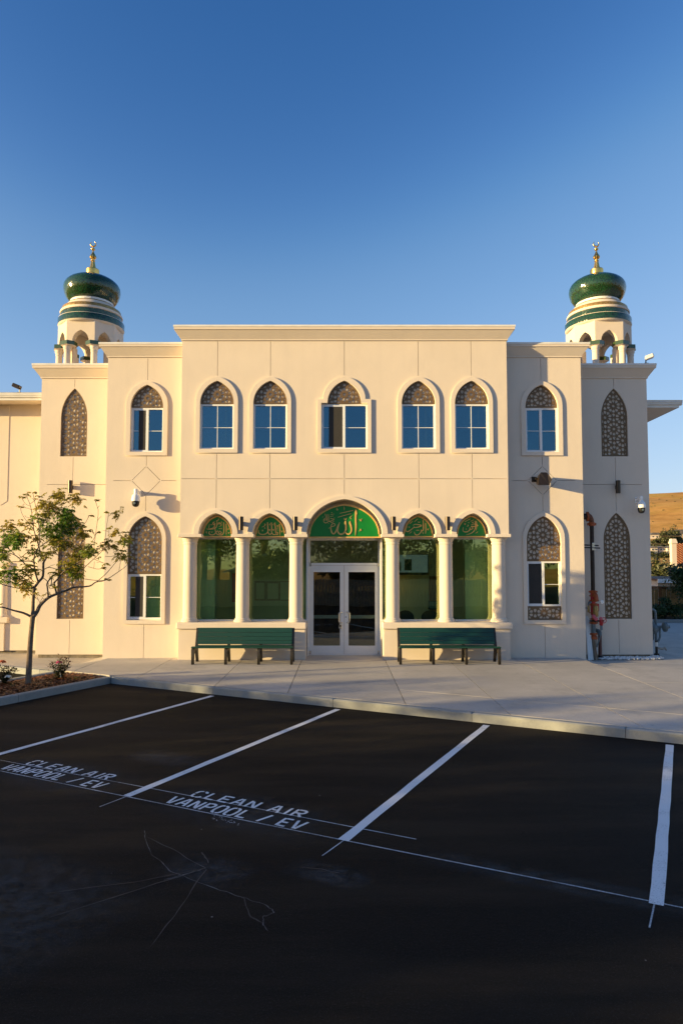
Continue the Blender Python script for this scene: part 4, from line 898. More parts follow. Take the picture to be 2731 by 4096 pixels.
# ------------------------------------------------------------------ benches
def bench(xc, label):
    t = thing('park_bench', label, 'bench', (xc, 16.95, 0), 'green slatted benches')
    for k in range(4):
        x = xc - 1.21 + k * 0.8067; b = 0.032
        m = MB()
        prof_f = [(16.66, 0), (16.73, 0), (16.745, 0.22), (16.80, 0.30), (16.89, 0.335), (17.0, 0.31), (17.09, 0.22), (17.19, 0.0), (17.26, 0.0), (17.20, 0.22), (17.17, 0.40), (17.20, 0.55), (17.295, 0.83), (17.25, 0.845), (17.235, 0.83), (17.13, 0.52), (17.09, 0.395), (16.90, 0.372), (16.73, 0.395), (16.68, 0.39), (16.65, 0.36)]
        o = plate('leg_frame', [(y, z) for y, z in prof_f], [], 0, 0.064, 'frameblk', t)
        # plate stands in XZ; turn it so its length runs along Y
        o.data.transform(Matrix(((0, 1, 0, x - 0.032), (1, 0, 0, 0), (0, 0, 1, 0), (0, 0, 0, 1)))); o.data.flip_normals()
    X0, X1 = xc - 1.185, xc + 1.185
    for k, (y, z) in enumerate(((16.70, 0.40), (16.83, 0.382), (16.96, 0.378), (17.075, 0.392))):
        MB().bbox(X0 - (0.06 if k == 0 else 0), X1 + (0.06 if k == 0 else 0), y - 0.060, y + 0.060, z, z + 0.035, 0.008).build('seat_slat', 'slat', t)
    a = math.atan2(0.43, 0.15)
    for k, (s0, s1) in enumerate(((0.002, 0.090), (0.096, 0.192), (0.199, 0.296), (0.303, 0.425))):
        y0, z0 = 17.105, 0.445; dy, dz = 0.135 / 0.425, 0.395 / 0.425
        p0 = (y0 + dy * s0, z0 + dz * s0); p1 = (y0 + dy * s1, z0 + dz * s1); n = (-dz, dy); q = 0.034
        MB().prism([(p0[0], p0[1]), (p1[0], p1[1]), (p1[0] + n[0] * q, p1[1] + n[1] * q), (p0[0] + n[0] * q, p0[1] + n[1] * q)], X0, X1, 'x').build('back_slat', 'slat', t)
    return t
bench(-2.43, 'long green slatted bench under the left arcade windows'); bench(2.655, 'long green slatted bench under the right arcade windows')

# ------------------------------------------------------------------ fire sprinkler riser, drain and leaning timber in the right corner
rx, ry = 6.86, 18.50
t = thing('fire_riser', 'dark fire sprinkler pipe with orange couplings and red valve wheel in the right corner', 'pipe', (rx, ry, -0.12))
def ring(z, r=0.125, h=0.055, x=rx, mat='orange', nm='coupling'):
    m = MB().lathe([(r * 0.8, z - h), (r, z - h * 0.8), (r, z + h * 0.8), (r * 0.8, z + h)], (x, ry, 0), 18)
    c = m.build(nm, mat, t, smooth=True)
    MB().box(x - r - 0.055, x - r + 0.01, ry - 0.03, ry + 0.03, z - h * 0.6, z + h * 0.6).build('bolt_lug', mat, c)
    MB().box(x + r - 0.01, x + r + 0.055, ry - 0.03, ry + 0.03, z - h * 0.6, z + h * 0.6).build('bolt_lug', mat, c)
MB().cyl((6.30, ry, 3.77), (rx - 0.17, ry, 3.77), 0.085, 16).build('pipe', 'ironpipe', t, smooth=True)
MB().tube([(rx - 0.17, ry, 3.77), (rx - 0.11, ry, 3.765), (rx - 0.05, ry, 3.73), (rx - 0.012, ry, 3.67), (rx, ry, 3.60)], 0.098, 16).build('elbow', 'rust', t, smooth=True, ang=60)
MB().lathe([(0.10, -0.05), (0.135, -0.04), (0.135, 0.04), (0.10, 0.05)], (rx - 0.17, ry, 3.77), 18, 'x').build('coupling', 'orange', t, smooth=True)
MB().cyl((rx, ry, 1.62), (rx, ry, 3.58), 0.083, 18).build('pipe', 'ironpipe', t, smooth=True)
ring(3.56); ring(1.71, 0.118, 0.04)
MB().cyl((rx - 0.01, ry, 1.08), (rx - 0.01, ry, 1.69), 0.098, 16).build('manifold', 'redpaint', t, smooth=True)
MB().tube([(rx, ry - 0.02, 1.63), (rx + 0.02, ry - 0.08, 1.645), (rx + 0.045, ry - 0.17, 1.60), (rx + 0.055, ry - 0.20, 1.53), (rx + 0.055, ry - 0.20, 1.47)], 0.088, 14).build('siamese_elbow', 'orange', t, smooth=True, ang=60)
ring(1.60, 0.115, 0.022); ring(1.47, 0.135, 0.035, rx + 0.03); ring(1.36, 0.135, 0.038, rx + 0.03); ring(1.14, 0.115, 0.022)
MB().lathe([(0.085, 1.04), (0.105, 1.07), (0.108, 1.27), (0.095, 1.31), (0.09, 1.33)], (rx + 0.05, ry - 0.12, 0), 18).build('check_valve', 'brass', t, smooth=True)
MB().bbox(rx + 0.14, rx + 0.215, ry - 0.06, ry - 0.03, 1.18, 1.38, 0.004).build('name_plate', 'redpaint', t)
for dx, dz, k in ((-0.085, 1.05, 0.078), (0.005, 0.985, 0.075), (0.205, 0.995, 0.066)):
    MB().lathe([(k, 0), (k, 0.05), (k * 0.55, 0.075)], (rx + dx, ry - 0.22, dz), 16, 'y').build('hose_cap', 'pinkcap', t, smooth=True)
MB().cyl((rx - 0.015, ry, 0.88), (rx - 0.015, ry, 1.08), 0.07, 14).build('pipe', 'ironpipe', t, smooth=True)
ring(0.97, 0.10, 0.022, rx - 0.01); ring(0.865, 0.12, 0.033)
MB().box(rx - 0.17, rx + 0.25, ry - 0.03, ry + 0.03, 0.895, 0.94).build('bracket', 'black', t)
wx, wz = rx + 0.325, 0.945
m = MB(); m.tube([(wx + 0.105 * math.cos(k * PI / 12), ry - 0.24, wz + 0.105 * math.sin(k * PI / 12)) for k in range(25)], 0.013, 8, False)
for k in range(3): m.cyl((wx, ry - 0.24, wz), (wx + 0.10 * math.cos(k * 2.094 + 0.5), ry - 0.24, wz + 0.10 * math.sin(k * 2.094 + 0.5)), 0.011, 6)
m.build('valve_wheel', 'redpaint', t, smooth=True, ang=60)
MB().lathe([(0.05, 0.80), (0.075, 0.82), (0.08, 0.92), (0.05, 0.98), (0.035, 1.0)], (wx - 0.06, ry - 0.12, 0), 14).build('gear_box', 'redpaint', t, smooth=True)
MB().cyl((wx, ry - 0.24, wz), (wx - 0.04, ry - 0.12, wz - 0.05), 0.016, 8).build('valve_stem', 'brass', t)
MB().cyl((rx - 0.015, ry, 0.55), (rx - 0.015, ry, 0.85), 0.083, 16).build('pipe', 'bluegrey', t, smooth=True)
ring(0.565, 0.105, 0.033, rx - 0.015)
MB().lathe([(0.085, 0.53), (0.135, 0.49), (0.14, 0.47), (0.14, 0.425), (0.11, 0.415)], (rx, ry, 0), 18).build('reducer', 'orange', t, smooth=True)
MB().lathe([(0.125, -0.20), (0.118, 0.2), (0.112, 0.42)], (rx + 0.005, ry, 0), 18).build('sleeve', 'rawpipe', t, smooth=True)
MB().lathe([(0.075, 0), (0.08, 0.02), (0.068, 0.024)], (rx + 0.31, ry - 0.12, 1.43), 20, 'y').build('pressure_gauge', 'steel', t, smooth=True)
MB().lathe([(0.064, 0), (0.064, 0.004)], (rx + 0.31, ry - 0.145, 1.43), 20, 'y').build('gauge_face', 'camwhite', t)
MB().tube([(rx, ry, 1.42), (rx - 0.10, ry - 0.03, 1.42), (rx - 0.19, ry - 0.03, 1.42), (rx - 0.21, ry - 0.03, 1.38), (rx - 0.21, ry - 0.03, 1.30)], 0.035, 10).build('side_valve', 'bluegrey', t, smooth=True, ang=60)
MB().lathe([(0.04, 1.15), (0.05, 1.18), (0.05, 1.28), (0.035, 1.34)], (rx - 0.21, ry - 0.03, 0), 12).build('valve_body', 'brass', t, smooth=True)
MB().cyl((rx - 0.48, ry - 0.03, 1.27), (rx - 0.23, ry - 0.03, 1.27), 0.012, 8).build('lever', 'bluegrey', t)
for k, z in enumerate((2.97, 2.90)): MB().cyl((6.35, ry - 0.05 * k, z + 0.03), (rx + 0.22 + k * 0.06, ry - 0.12, z), 0.018, 8).build('clamp_rod', 'black', t)
MB().bbox(rx - 0.04, rx + 0.09, ry - 0.115, ry - 0.085, 2.84, 3.05, 0.005).build('clamp', 'steel', t)
MB().bbox(wx - 0.105, wx - 0.02, ry - 0.16, ry - 0.10, 0.68, 0.80, 0.006).build('tamper_box', 'bluegrey', t)
MB().tube([(wx - 0.08, ry - 0.13, 0.68), (wx - 0.09, ry - 0.13, 0.58), (wx - 0.16, ry - 0.14, 0.42), (rx + 0.075, ry - 0.15, 0.27), (rx + 0.06, ry - 0.15, 0.22)], 0.022, 8).build('flexible_conduit', 'bluegrey', t, smooth=True, ang=60)
MB().cyl((rx + 0.06, ry - 0.15, 0.22), (rx + 0.01, ry - 0.17, -0.2), 0.024, 8).build('conduit', 'alu', t, smooth=True)
for o_ in t.children:
    for b_ in [o_] + list(o_.children):
        for v_ in b_.data.vertices:
            if v_.co.x > rx - 0.45: v_.co.x = rx + (v_.co.x - rx) * 0.66
            v_.co.y = ry + (v_.co.y - ry) * 0.66
        zc_ = {'valve_wheel': wz, 'pressure_gauge': 1.43, 'gauge_face': 1.43}.get(b_.name.split('.')[0])
        if b_.name.split('.')[0] == 'hose_cap': zc_ = sum(v_.co.z for v_ in b_.data.vertices) / len(b_.data.vertices)
        if zc_:
            for v_ in b_.data.vertices: v_.co.z = zc_ + (v_.co.z - zc_) * 0.70
dp = thing('drain_pipe', 'brown drain pipe with grey elbow beside the fire riser', 'pipe', (7.12, 18.62, -0.12))
MB().cyl((7.06, 18.60, -0.1), (7.06, 18.60, 0.52), 0.047, 12).build('pipe', 'brownpipe', dp, smooth=True)
MB().tube([(7.06, 18.60, 0.52), (7.06, 18.60, 0.58), (7.04, 18.66, 0.63), (7.02, 18.75, 0.64), (7.02, 18.79, 0.64)], 0.055, 12).build('elbow', 'bluegrey', dp, smooth=True, ang=60)
MB().lathe([(0.055, -0.13), (0.062, -0.1), (0.062, -0.05), (0.05, -0.03)], (7.06, 18.60, 0), 12).build('coupling', 'black', dp)
pk = ['white plastic trim board leaning in the corner, nearest the wall edge', 'white plastic trim board leaning in the corner, second from the wall edge', 'white plastic trim board leaning in the corner, nearest the poles']
for k, (xb, xt, zt_) in enumerate(((6.605, 6.71, 1.03), (6.665, 6.745, 1.04), (6.725, 6.775, 0.98))):
    m = MB(); w_ = 0.027; y_b, y_t = 18.20 + 0.03 * k, 18.66
    m.add([(xb - w_, y_b, -0.10), (xb + w_, y_b, -0.10), (xt + w_, y_t, zt_), (xt - w_, y_t, zt_), (xb - w_, y_b + 0.02, -0.10), (xb + w_, y_b + 0.02, -0.10), (xt + w_, y_t + 0.02, zt_), (xt - w_, y_t + 0.02, zt_), (xb, y_b - 0.008, -0.10), (xt, y_t - 0.008, zt_)],
          [(0, 8, 9, 3), (8, 1, 2, 9), (4, 7, 6, 5), (0, 4, 5, 1, 8), (1, 5, 6, 2), (2, 6, 7, 3, 9), (3, 7, 4, 0)])
    tag(m.build('trim_board', 'pvc'), pk[k], 'board', 'white boards leaning in the corner')
for k, (xb, xt, zt_, lb) in enumerate(((6.80, 6.825, 0.80, 'thin pole with pale tip leaning beside the white boards'), (6.84, 6.86, 0.76, 'thin pole with pale tip leaning against the fire riser'))):
    q = thing('pole', lb, 'pole', (xb, 18.24, -0.1))
    a_, b_ = Vector((xb, 18.22, -0.10)), Vector((xt, 18.60, zt_)); c_ = a_ + (b_ - a_) * 0.72
    MB().cyl(a_, c_, 0.016, 8).build('shaft', 'pole', q, smooth=True); MB().tube([c_, b_ - (b_ - a_) * 0.05, b_], [0.024, 0.024, 0.006], 8).build('tip', 'pvc', q, smooth=True)

# gas meter round the right corner
gx, gy = 8.93, 19.35
t = thing('gas_meter', 'blue grey gas meter set beside the right corner of the building', 'gas meter', (gx, gy, -0.12))
MB().bbox(gx - 0.28, gx - 0.02, gy, gy + 0.3, 0.28, 0.85, 0.05).build('meter_body', 'bluegrey', t)
MB().tube([(gx - 0.16, gy, 0.80), (gx - 0.16, gy, 1.08), (gx - 0.13, gy, 1.16), (gx - 0.07, gy, 1.18), (gx - 0.01, gy, 1.14), (gx + 0.01, gy, 1.05), (gx + 0.01, gy, 0.20)], 0.036, 10).build('gooseneck', 'bluegrey', t, smooth=True, ang=60)
for k, (dx, dz) in enumerate(((-0.10, 0.63), (0.22, 0.69))):
    MB().lathe([(0.05, -0.07), (0.135, -0.03), (0.14, 0.0), (0.14, 0.03), (0.11, 0.05), (0.05, 0.08), (0.045, 0.13)], (gx + dx, gy - 0.10, dz), 20, 'y' if k == 0 else 'x').build('regulator', 'bluegrey', t, smooth=True)
MB().cyl((gx - 0.05, gy - 0.06, 0.68), (gx + 0.2, gy - 0.06, 0.70), 0.035, 10).build('pipe', 'bluegrey', t, smooth=True)
MB().tube([(gx + 0.10, gy - 0.05, 0.66), (gx + 0.10, gy - 0.05, 0.40), (gx + 0.06, gy - 0.05, 0.30), (gx, gy - 0.05, 0.22)], 0.03, 10).build('pipe', 'bluegrey', t, smooth=True, ang=60)
MB().cyl((gx - 0.03, gy - 0.1, -0.12), (gx - 0.03, gy - 0.1, 0.30), 0.036, 12).build('riser_pipe', 'black', t, smooth=True)
MB().cyl((gx - 0.03, gy - 0.1, 0.14), (gx - 0.03, gy - 0.1, 0.26), 0.039, 12).build('tag_wrap', 'pvc', t, smooth=True)
MB().tube([(gx - 0.02, gy - 0.1, 0.10), (gx + 0.12, gy - 0.1, 0.07), (gx + 0.2, gy - 0.1, 0.10), (gx + 0.25, gy - 0.1, 0.03)], [0.03, 0.035, 0.04, 0.02], 10).build('shut_off', 'rawpipe', t, smooth=True)
MB().lathe([(0.07, -0.12), (0.07, -0.05), (0.04, -0.045)], (gx - 0.03, gy - 0.1, 0), 12).build('foot', 'black', t)
MB().bbox(gx - 0.36, gx - 0.27, gy, gy + 0.1, 1.1, 1.24, 0.008).build('junction_box', 'alu', t)

# ------------------------------------------------------------------ ground: terrain, asphalt lot, kerbs, pavement slabs
K0 = Vector((-5.02, 14.85)); E1 = Vector((0.8918, -0.4524)); E2 = Vector((0.4524, 0.8918)); ZA = -0.145
def ab(a, b): p = K0 + E1 * a - E2 * b; return (p.x, p.y)
def lerp_tab(tab, y):
    if y <= tab[0][0]: return tab[0][1]
    for (a, u), (b, v) in zip(tab[:-1], tab[1:]):
        if y <= b: q = (y - a) / (b - a); return u + (v - u) * q
    return tab[-1][1]
HT = [(-3000, -0.4), (37, -0.4), (46, -1.3), (70, -1.9), (200, -1.5), (380, 3.0), (540, 10.5), (640, 13.5), (760, 30.0), (900, 52.0), (1100, 92.0), (1350, 140.0), (1600, 174.0), (1750, 178.0), (2000, 150.0), (3000, 20.0)]
def ground_z(x, y):
    z = lerp_tab(HT, y)
    if y > 300:
        k = min(1, (y - 300) / 900); z += k * ((x - 0.48 * y) * 0.04 + 10 * noise.noise(Vector((x / 260, y / 300, 0))) + 3 * noise.noise(Vector((x / 70, y / 90, 3))))
    return z
ys = [-600, -200, -80, -30, 0, 15, 30, 37, 41, 46, 55, 70, 100, 150, 200, 290, 380, 460, 540, 590, 640, 700, 760] + [800 + 50 * k for k in range(27)] + [2300, 2600, 3000]
xs_ = [-1500, -800, -400, -200, -100, -50, 0, 12, 16, 20, 25, 30, 40, 60, 90, 130, 180, 230, 280, 330] + [380 + 40 * k for k in range(26)] + [1500, 1800, 2400]
m = MB(); nx = len(xs_)
for y in ys:
    for x in xs_: m.v.append((x, y, ground_z(x, y)))
for j in range(len(ys) - 1):
    for i in range(nx - 1): m.f.append((j * nx + i, j * nx + i + 1, (j + 1) * nx + i + 1, (j + 1) * nx + i))
def terrain_mat():
    mt, t, b = node_mat('dry_grass_hill'); v = coords(t); st = coords(t, 'Object', (0.5, 0.55, 1.6))
    a = noise_t(t, st, 0.03, 7, 0.65); f = noise_t(t, st, 0.11, 6, 0.7); g = noise_t(t, v, 0.006, 4, 0.6)
    c = ramp(t, a, [(0.32, (0.42, 0.20, 0.05)), (0.5, (0.62, 0.32, 0.085)), (0.68, (0.70, 0.38, 0.12))])
    c = mix(t, ramp(t, f, [(0.52, (0, 0, 0)), (0.74, (0.7, 0.7, 0.7))]), c, (0.25, 0.13, 0.045))
    c = mix(t, ramp(t, g, [(0.50, (0, 0, 0)), (0.68, (0.6, 0.6, 0.6))]), c, (0.34, 0.27, 0.05))
    t.links.new(c, b.inputs['Base Color']); b.inputs['Roughness'].default_value = 1.0; b.inputs['Specular IOR Level'].default_value = 0.05
    bump(t, b, f, 0.6, 1.5); return mt
M['terrain'] = terrain_mat()
tag(m.build('ground', 'terrain', smooth=True, ang=80), kind='structure')

lot = MB()
quad = [ab(-0.0, 0.0), ab(60, 0), ab(60, 60), ab(-60, 60), ab(-60, 0)]
lot.v = [(x, y, ZA) for x, y in [ab(60, 0), ab(60, 40), ab(-40, 40), ab(-40, 0)]]; lot.f = [(3, 2, 1, 0)]
lot_o = tag(lot.build('parking_lot', 'asphalt', fix=False), kind='structure')
if lot_o.data.polygons[0].normal.z < 0: lot_o.data.flip_normals()

# painted stall lines
def flat(name, L, z, mat, parent):
    mm = MB(); strip(mm, L, lambda u, v, k: (*ab(u, v), z), 0)
    o = mm.build(name, mat, parent, fix=False)
    for p in o.data.polygons:
        if p.normal.z < 0: o.data.flip_normals(); break
    return o
def wob(a0, b0, a1, b1, w, n=14, j=0.004):
    return [((a0 + (a1 - a0) * k / n + random.uniform(-j, j), b0 + (b1 - b0) * k / n), (a0 + (a1 - a0) * k / n + w + random.uniform(-j, j), b0 + (b1 - b0) * k / n)) for k in range(n + 1)]
for a in (-0.0, 2.80, 5.57, 8.25, 10.89, 13.6, 16.3):
    if a < 1: continue
    flat('stall_line', wob(a, 0.13, a, 5.24, 0.105), ZA + 0.004, 'paint', lot_o)
def thin(pts, w, mat, name='chalk_line', z=0.0025):
    q = [(p[0], p[1], w if len(p) < 3 else p[2]) for p in pts]
    if name == 'scratch_mark':
        d = []
        for u, v in zip(q[:-1], q[1:]):
            for k in range(4): t = k / 4; d.append((u[0] + (v[0] - u[0]) * t + random.uniform(-0.008, 0.008), u[1] + (v[1] - u[1]) * t + random.uniform(-0.008, 0.008), w * random.uniform(0.35, 1.25)))
        q = d + [(*q[-1][:2], 0.001)]
    L = ribbon(q); flat(name, L, ZA + z, mat, lot_o)
thin([(0.2, 4.94), (3.0, 4.95), (6.0, 4.915), (8.9, 4.905)], 0.014, 'chalk'); thin([(-0.5, 5.25), (3.0, 5.26), (5.9, 5.25), (8.4, 5.23), (11.0, 5.20), (15, 5.2)], 0.017, 'chalk', z=0.0027)
for a in (5.63, 8.31, 10.93): thin([(a, 5.2), (a - 0.02, 5.62)], 0.012, 'chalk', z=0.0029)
for pts, w in (([(7.53, 6.28), (7.47, 6.40), (7.43, 6.49), (7.36, 6.60)], 0.008), ([(6.50, 5.90), (6.62, 6.02), (6.89, 6.25), (7.15, 6.38), (7.33, 6.47), (7.60, 6.50), (7.82, 6.53), (8.05, 6.55), (8.17, 6.56), (8.35, 6.58), (8.44, 6.64), (8.40, 6.72), (8.44, 6.79), (8.54, 6.87)], 0.0065)): thin(pts, w, 'scratch', 'scratch_mark', 0.003)
for pts in ([(7.53, 6.28), (7.2, 6.72), (6.7, 7.2)], [(7.53, 6.28), (7.3, 6.8), (7.0, 7.5)], [(7.55, 6.3), (7.78, 6.9), (7.95, 7.4)], [(7.53, 6.28), (7.0, 6.1), (6.6, 6.0)], [(7.3, 6.05), (7.42, 6.12), (7.5, 6.2)], [(8.1, 6.55), (8.3, 6.75), (8.45, 6.8)], [(8.25, 5.9), (8.4, 5.85), (8.6, 5.86)]):
    thin(pts, 0.011, 'scuff', 'scratch_mark', 0.0032)
m = MB()
for k in range(26):
    a0 = 6.85 + 0.36 * random.random(); b0 = 5.30 + random.uniform(-0.02, 0.05) + 0.1 * (a0 - 6.85); L = ribbon([(a0, b0, 0.006), (a0 + random.uniform(-0.03, 0.03), b0 + random.uniform(-0.03, 0.03), 0.005)])
    strip(m, L, lambda u, v, q: (*ab(u, v), ZA + 0.0035), 0)
m.build('chalk_scribble', 'chalk', lot_o)

# stencil lettering
ST = {'C': [[(0.92, 0.78), (0.8, 0.95), (0.58, 1.0)], [(0.42, 1.0), (0.12, 0.9), (0.05, 0.55)], [(0.05, 0.45), (0.12, 0.1), (0.42, 0.0)], [(0.58, 0.0), (0.8, 0.05), (0.92, 0.22)]],
      'L': [[(0.12, 1.0), (0.12, 0.0)], [(0.24, 0.05), (0.9, 0.05)]], 'E': [[(0.12, 1.0), (0.12, 0.0)], [(0.24, 0.95), (0.9, 0.95)], [(0.24, 0.5), (0.78, 0.5)], [(0.24, 0.05), (0.9, 0.05)]],
      'A': [[(0.06, 0.0), (0.42, 1.0)], [(0.94, 0.0), (0.58, 1.0)], [(0.32, 0.33), (0.68, 0.33)]], 'N': [[(0.1, 0.0), (0.1, 1.0)], [(0.9, 0.0), (0.9, 1.0)], [(0.24, 0.9), (0.78, 0.1)]],
      'I': [[(0.5, 0.0), (0.5, 1.0)]], 'R': [[(0.12, 0.0), (0.12, 1.0)], [(0.24, 0.95), (0.7, 0.95), (0.9, 0.85), (0.88, 0.62), (0.7, 0.5), (0.24, 0.5)], [(0.55, 0.42), (0.92, 0.0)]],
      'V': [[(0.06, 1.0), (0.44, 0.0)], [(0.94, 1.0), (0.58, 0.0)]], 'P': [[(0.12, 0.0), (0.12, 1.0)], [(0.24, 0.95), (0.7, 0.95), (0.9, 0.82), (0.88, 0.6), (0.7, 0.47), (0.24, 0.47)]],
      'O': [[(0.44, 1.0), (0.15, 0.92), (0.05, 0.5), (0.15, 0.08), (0.44, 0.0)], [(0.56, 0.0), (0.85, 0.08), (0.95, 0.5), (0.85, 0.92), (0.56, 1.0)]], '/': [[(0.2, 0.0), (0.8, 1.0)]]}
def stencil(txt, a0, a1, b, h, z):
    m = MB(); adv = {'I': 0.55, '/': 0.9, ' ': 0.62}
    tot = sum(adv.get(ch, 1.0) for ch in txt); pitch = (a1 - a0) / tot; x = a0
    for ch in txt:
        q_ = adv.get(ch, 1.0) * pitch; w = q_ * 0.78
        if ch != ' ':
            for st in ST[ch]:
                q = [(x + (u * w if ch != 'I' else 0.5 * w), b - v * h, 0.031) for u, v in st]
                strip(m, ribbon(q), lambda u, v, k: (*ab(u, v), z), 0)
        x += q_
    o = m.build('stencil_lettering', 'paint', lot_o, fix=False)
    zs = [p.normal.z for p in o.data.polygons]
    if sum(zs) < 0: o.data.flip_normals()
for d in (0, -2.68, -5.40):
    stencil('CLEAN AIR', 6.24 + d, 7.70 + d, 4.925, 0.185, ZA + 0.005); stencil('VANPOOL / EV', 6.12 + d, 7.84 + d, 5.21, 0.205, ZA + 0.005)

# faint overspray and dust left on the asphalt
def dust_patch(a0, a1, b0, b1, z):
    me = bpy.data.meshes.new('dust_patch'); me.from_pydata([(*ab(a, b), ZA + z) for a, b in ((a0, b1), (a1, b1), (a1, b0), (a0, b0))], [], [(0, 1, 2, 3)])
    uv = me.uv_layers.new(name='UVMap')
    for i, q in enumerate(((0, 0), (1, 0), (1, 1), (0, 1))): uv.data[i].uv = q
    link('dust_patch', me, 'dust', lot_o)
for i, (a0, a1, b0, b1) in enumerate(((5.9, 8.1, 4.5, 5.6), (3.2, 5.4, 4.5, 5.6), (7.1, 8.0, 6.0, 6.6), (8.1, 8.9, 5.7, 6.1), (4.4, 5.6, 3.6, 4.2), (9.0, 11.4, 5.0, 5.4), (5.2, 7.6, 6.6, 8.4))): dust_patch(a0, a1, b0, b1, 0.0012 + 0.0001 * i)

# kerbs: one part per cast length
kb = MB()
def kerb_seg(a0, a1, b0, b1, z1=0.0, nm='kerb_stone', parent=None):
    mm = MB(); g = 0.004
    pts = [ab(a0 + g, b0 + g), ab(a1 - g, b0 + g), ab(a1 - g, b1 - g), ab(a0 + g, b1 - g)]
    c = 0.018
    ins = [ab(a0 + g + c, b0 + g + c), ab(a1 - g - c, b0 + g + c), ab(a1 - g - c, b1 - g - c), ab(a0 + g + c, b1 - g - c)]
    vs = [(x, y, -0.4) for x, y in pts] + [(x, y, z1 - c) for x, y in pts] + [(x, y, z1) for x, y in ins]
    fs = [(3, 2, 1, 0), (8, 9, 10, 11)] + [(i, (i + 1) % 4, 4 + (i + 1) % 4, 4 + i) for i in range(4)] + [(4 + i, 4 + (i + 1) % 4, 8 + (i + 1) % 4, 8 + i) for i in range(4)]
    mm.add(vs, fs); return mm.build(nm, 'kerb', parent)
base = MB(); base.v = [(x, y, -0.41) for x, y in [ab(-40, -0.2), ab(60, -0.2), ab(60, 0.01), ab(-40, 0.01)]]; base.f = [(0, 1, 2, 3)]
kerb = tag(base.build('kerb', 'kerb'), kind='structure')
cuts = [0.0, 2.75, 5.45, 8.02, 10.35, 13.0, 16.0, 19.0, 22.0]
for a, b in zip(cuts[:-1], cuts[1:]): kerb_seg(a, b, -0.15, 0.0, parent=kerb)
for b0, b1 in ((0.0, 2.28), (2.28, 4.9), (4.9, 7.0)): kerb_seg(-0.15, 0.0, b0, b1, parent=kerb); kerb_seg(-1.80, -1.65, b0, b1, parent=kerb)
for a0, a1 in ((-2.25, -1.80), (-5.0, -2.25), (-8, -5.0), (-11, -8.0)): kerb_seg(a0, a1, -0.15, 0.0, parent=kerb)

# pavement slabs
def zg(x, y):
    u = min(1, max(0, (abs(x - AX) - 6.15) / 0.5)); v = min(1, max(0, (y - 16.2) / 1.9)); v = v * v * (3 - 2 * v)
    return -0.125 * u * v
def half(poly, p, n):           # keep points with (q-p).n >= 0
    out = []
    f = lambda q: (q[0] - p[0]) * n[0] + (q[1] - p[1]) * n[1]
    for j in range(len(poly)):
        a, b = poly[j], poly[(j + 1) % len(poly)]; fa, fb = f(a), f(b)
        if fa >= 0: out.append(a)
        if (fa >= 0) != (fb >= 0): t = fa / (fa - fb); out.append((a[0] + t * (b[0] - a[0]), a[1] + t * (b[1] - a[1])))
    return out
pb = MB(); pb.v = [(x, y, -0.30) for x, y in [ab(-30, -0.16), ab(40, -0.16)]] + [(60, 31, -0.30), (-40, 31, -0.30)]; pb.f = [(0, 1, 2, 3)]
pave = tag(pb.build('pavement', 'conc'), kind='structure')
if pave.data.polygons[0].normal.z < 0: pave.data.flip_normals()
def slab(poly):
    if len(poly) < 3 or abs(area(poly)) < 0.02: return
    if area(poly) < 0: poly = poly[::-1]
    n = len(poly); mm = MB()
    mm.v = [(x, y, zg(x, y)) for x, y in poly] + [(x, y, -0.29) for x, y in poly]
    mm.f = [tuple(range(n))] + [(i, n + i, n + (i + 1) % n, (i + 1) % n) for i in range(n)]
    mm.build('slab', 'conc', pave)
gj = 0.007
XJ = [-30, -16, -12.5, -9.6, -6.75, -6.15, -4.4, -2.55, -1.02, 1.12, 2.74, 4.5, 6.22, 6.72, 9.4, 12.5, 16, 20, 26, 33, 40]
for x0, x1 in zip(XJ[:-1], XJ[1:]):
    YJ = [0, 18.55] if -6.2 < x0 < 6.1 else [-20, 14.1, 16.2, 16.85, 17.5, 18.1, 20.2, 24, 30.45]
    for y0, y1 in zip(YJ[:-1], YJ[1:]):
        # joints only where they are cast; the falls between are continuous sheets
        gy0 = gj if y0 in (14.1, 20.2, 24) else 0.0; gy1 = gj if y1 in (14.1, 20.2, 24) else 0.0
        gx0 = 0 if x0 in (-6.75, 6.72) else gj; gx1 = 0 if x1 in (-6.75, 6.72) else gj
        p = [(x0 + gx0, y0 + gy0), (x1 - gx1, y0 + gy0), (x1 - gx1, y1 - gy1), (x0 + gx0, y1 - gy1)]
        p = half(p, ab(0, -0.155), (E2.x, E2.y))
        if x0 >= 1.1 and p:
            q1 = half(p, ab(0, -1.42 - gj), (E2.x, E2.y)); q2 = half(p, ab(0, -1.42 + gj), (-E2.x, -E2.y)); slab(q1); slab(q2)
        elif p: slab(p)
# planter bed
bed = MB(); bed.v = [(*ab(a, b), -0.055) for a, b in ((-1.66, -0.16), (-0.14, -0.16), (-0.14, 7.0), (-1.66, 7.0))]; bed.f = [(0, 1, 2, 3)]
bedo = tag(bed.build('planter_soil', 'soil'), kind='structure')
if bedo.data.polygons[0].normal.z < 0: bedo.data.flip_normals()
m = MB()
for k in range(9000):
    a, b = random.uniform(-1.64, -0.16), random.uniform(-0.02, 4.2); x, y = ab(a, b)
    hgt = -0.05 + 0.055 * (1 - abs((a + 0.9) / 0.76) ** 3) + random.uniform(-0.008, 0.012)
    L, w_ = random.uniform(0.014, 0.045), random.uniform(0.005, 0.013); q = random.uniform(0, PI); e = random.uniform(-0.5, 0.5)
    u = Vector((math.cos(q), math.sin(q), e * 0.6)) * L; v = Vector((-math.sin(q), math.cos(q), random.uniform(-0.6, 0.6))) * w_; c = Vector((x, y, hgt))
    m.add([c - u - v, c + u - v, c + u + v, c - u + v], [(0, 1, 2, 3)], random.random() ** 1.4)
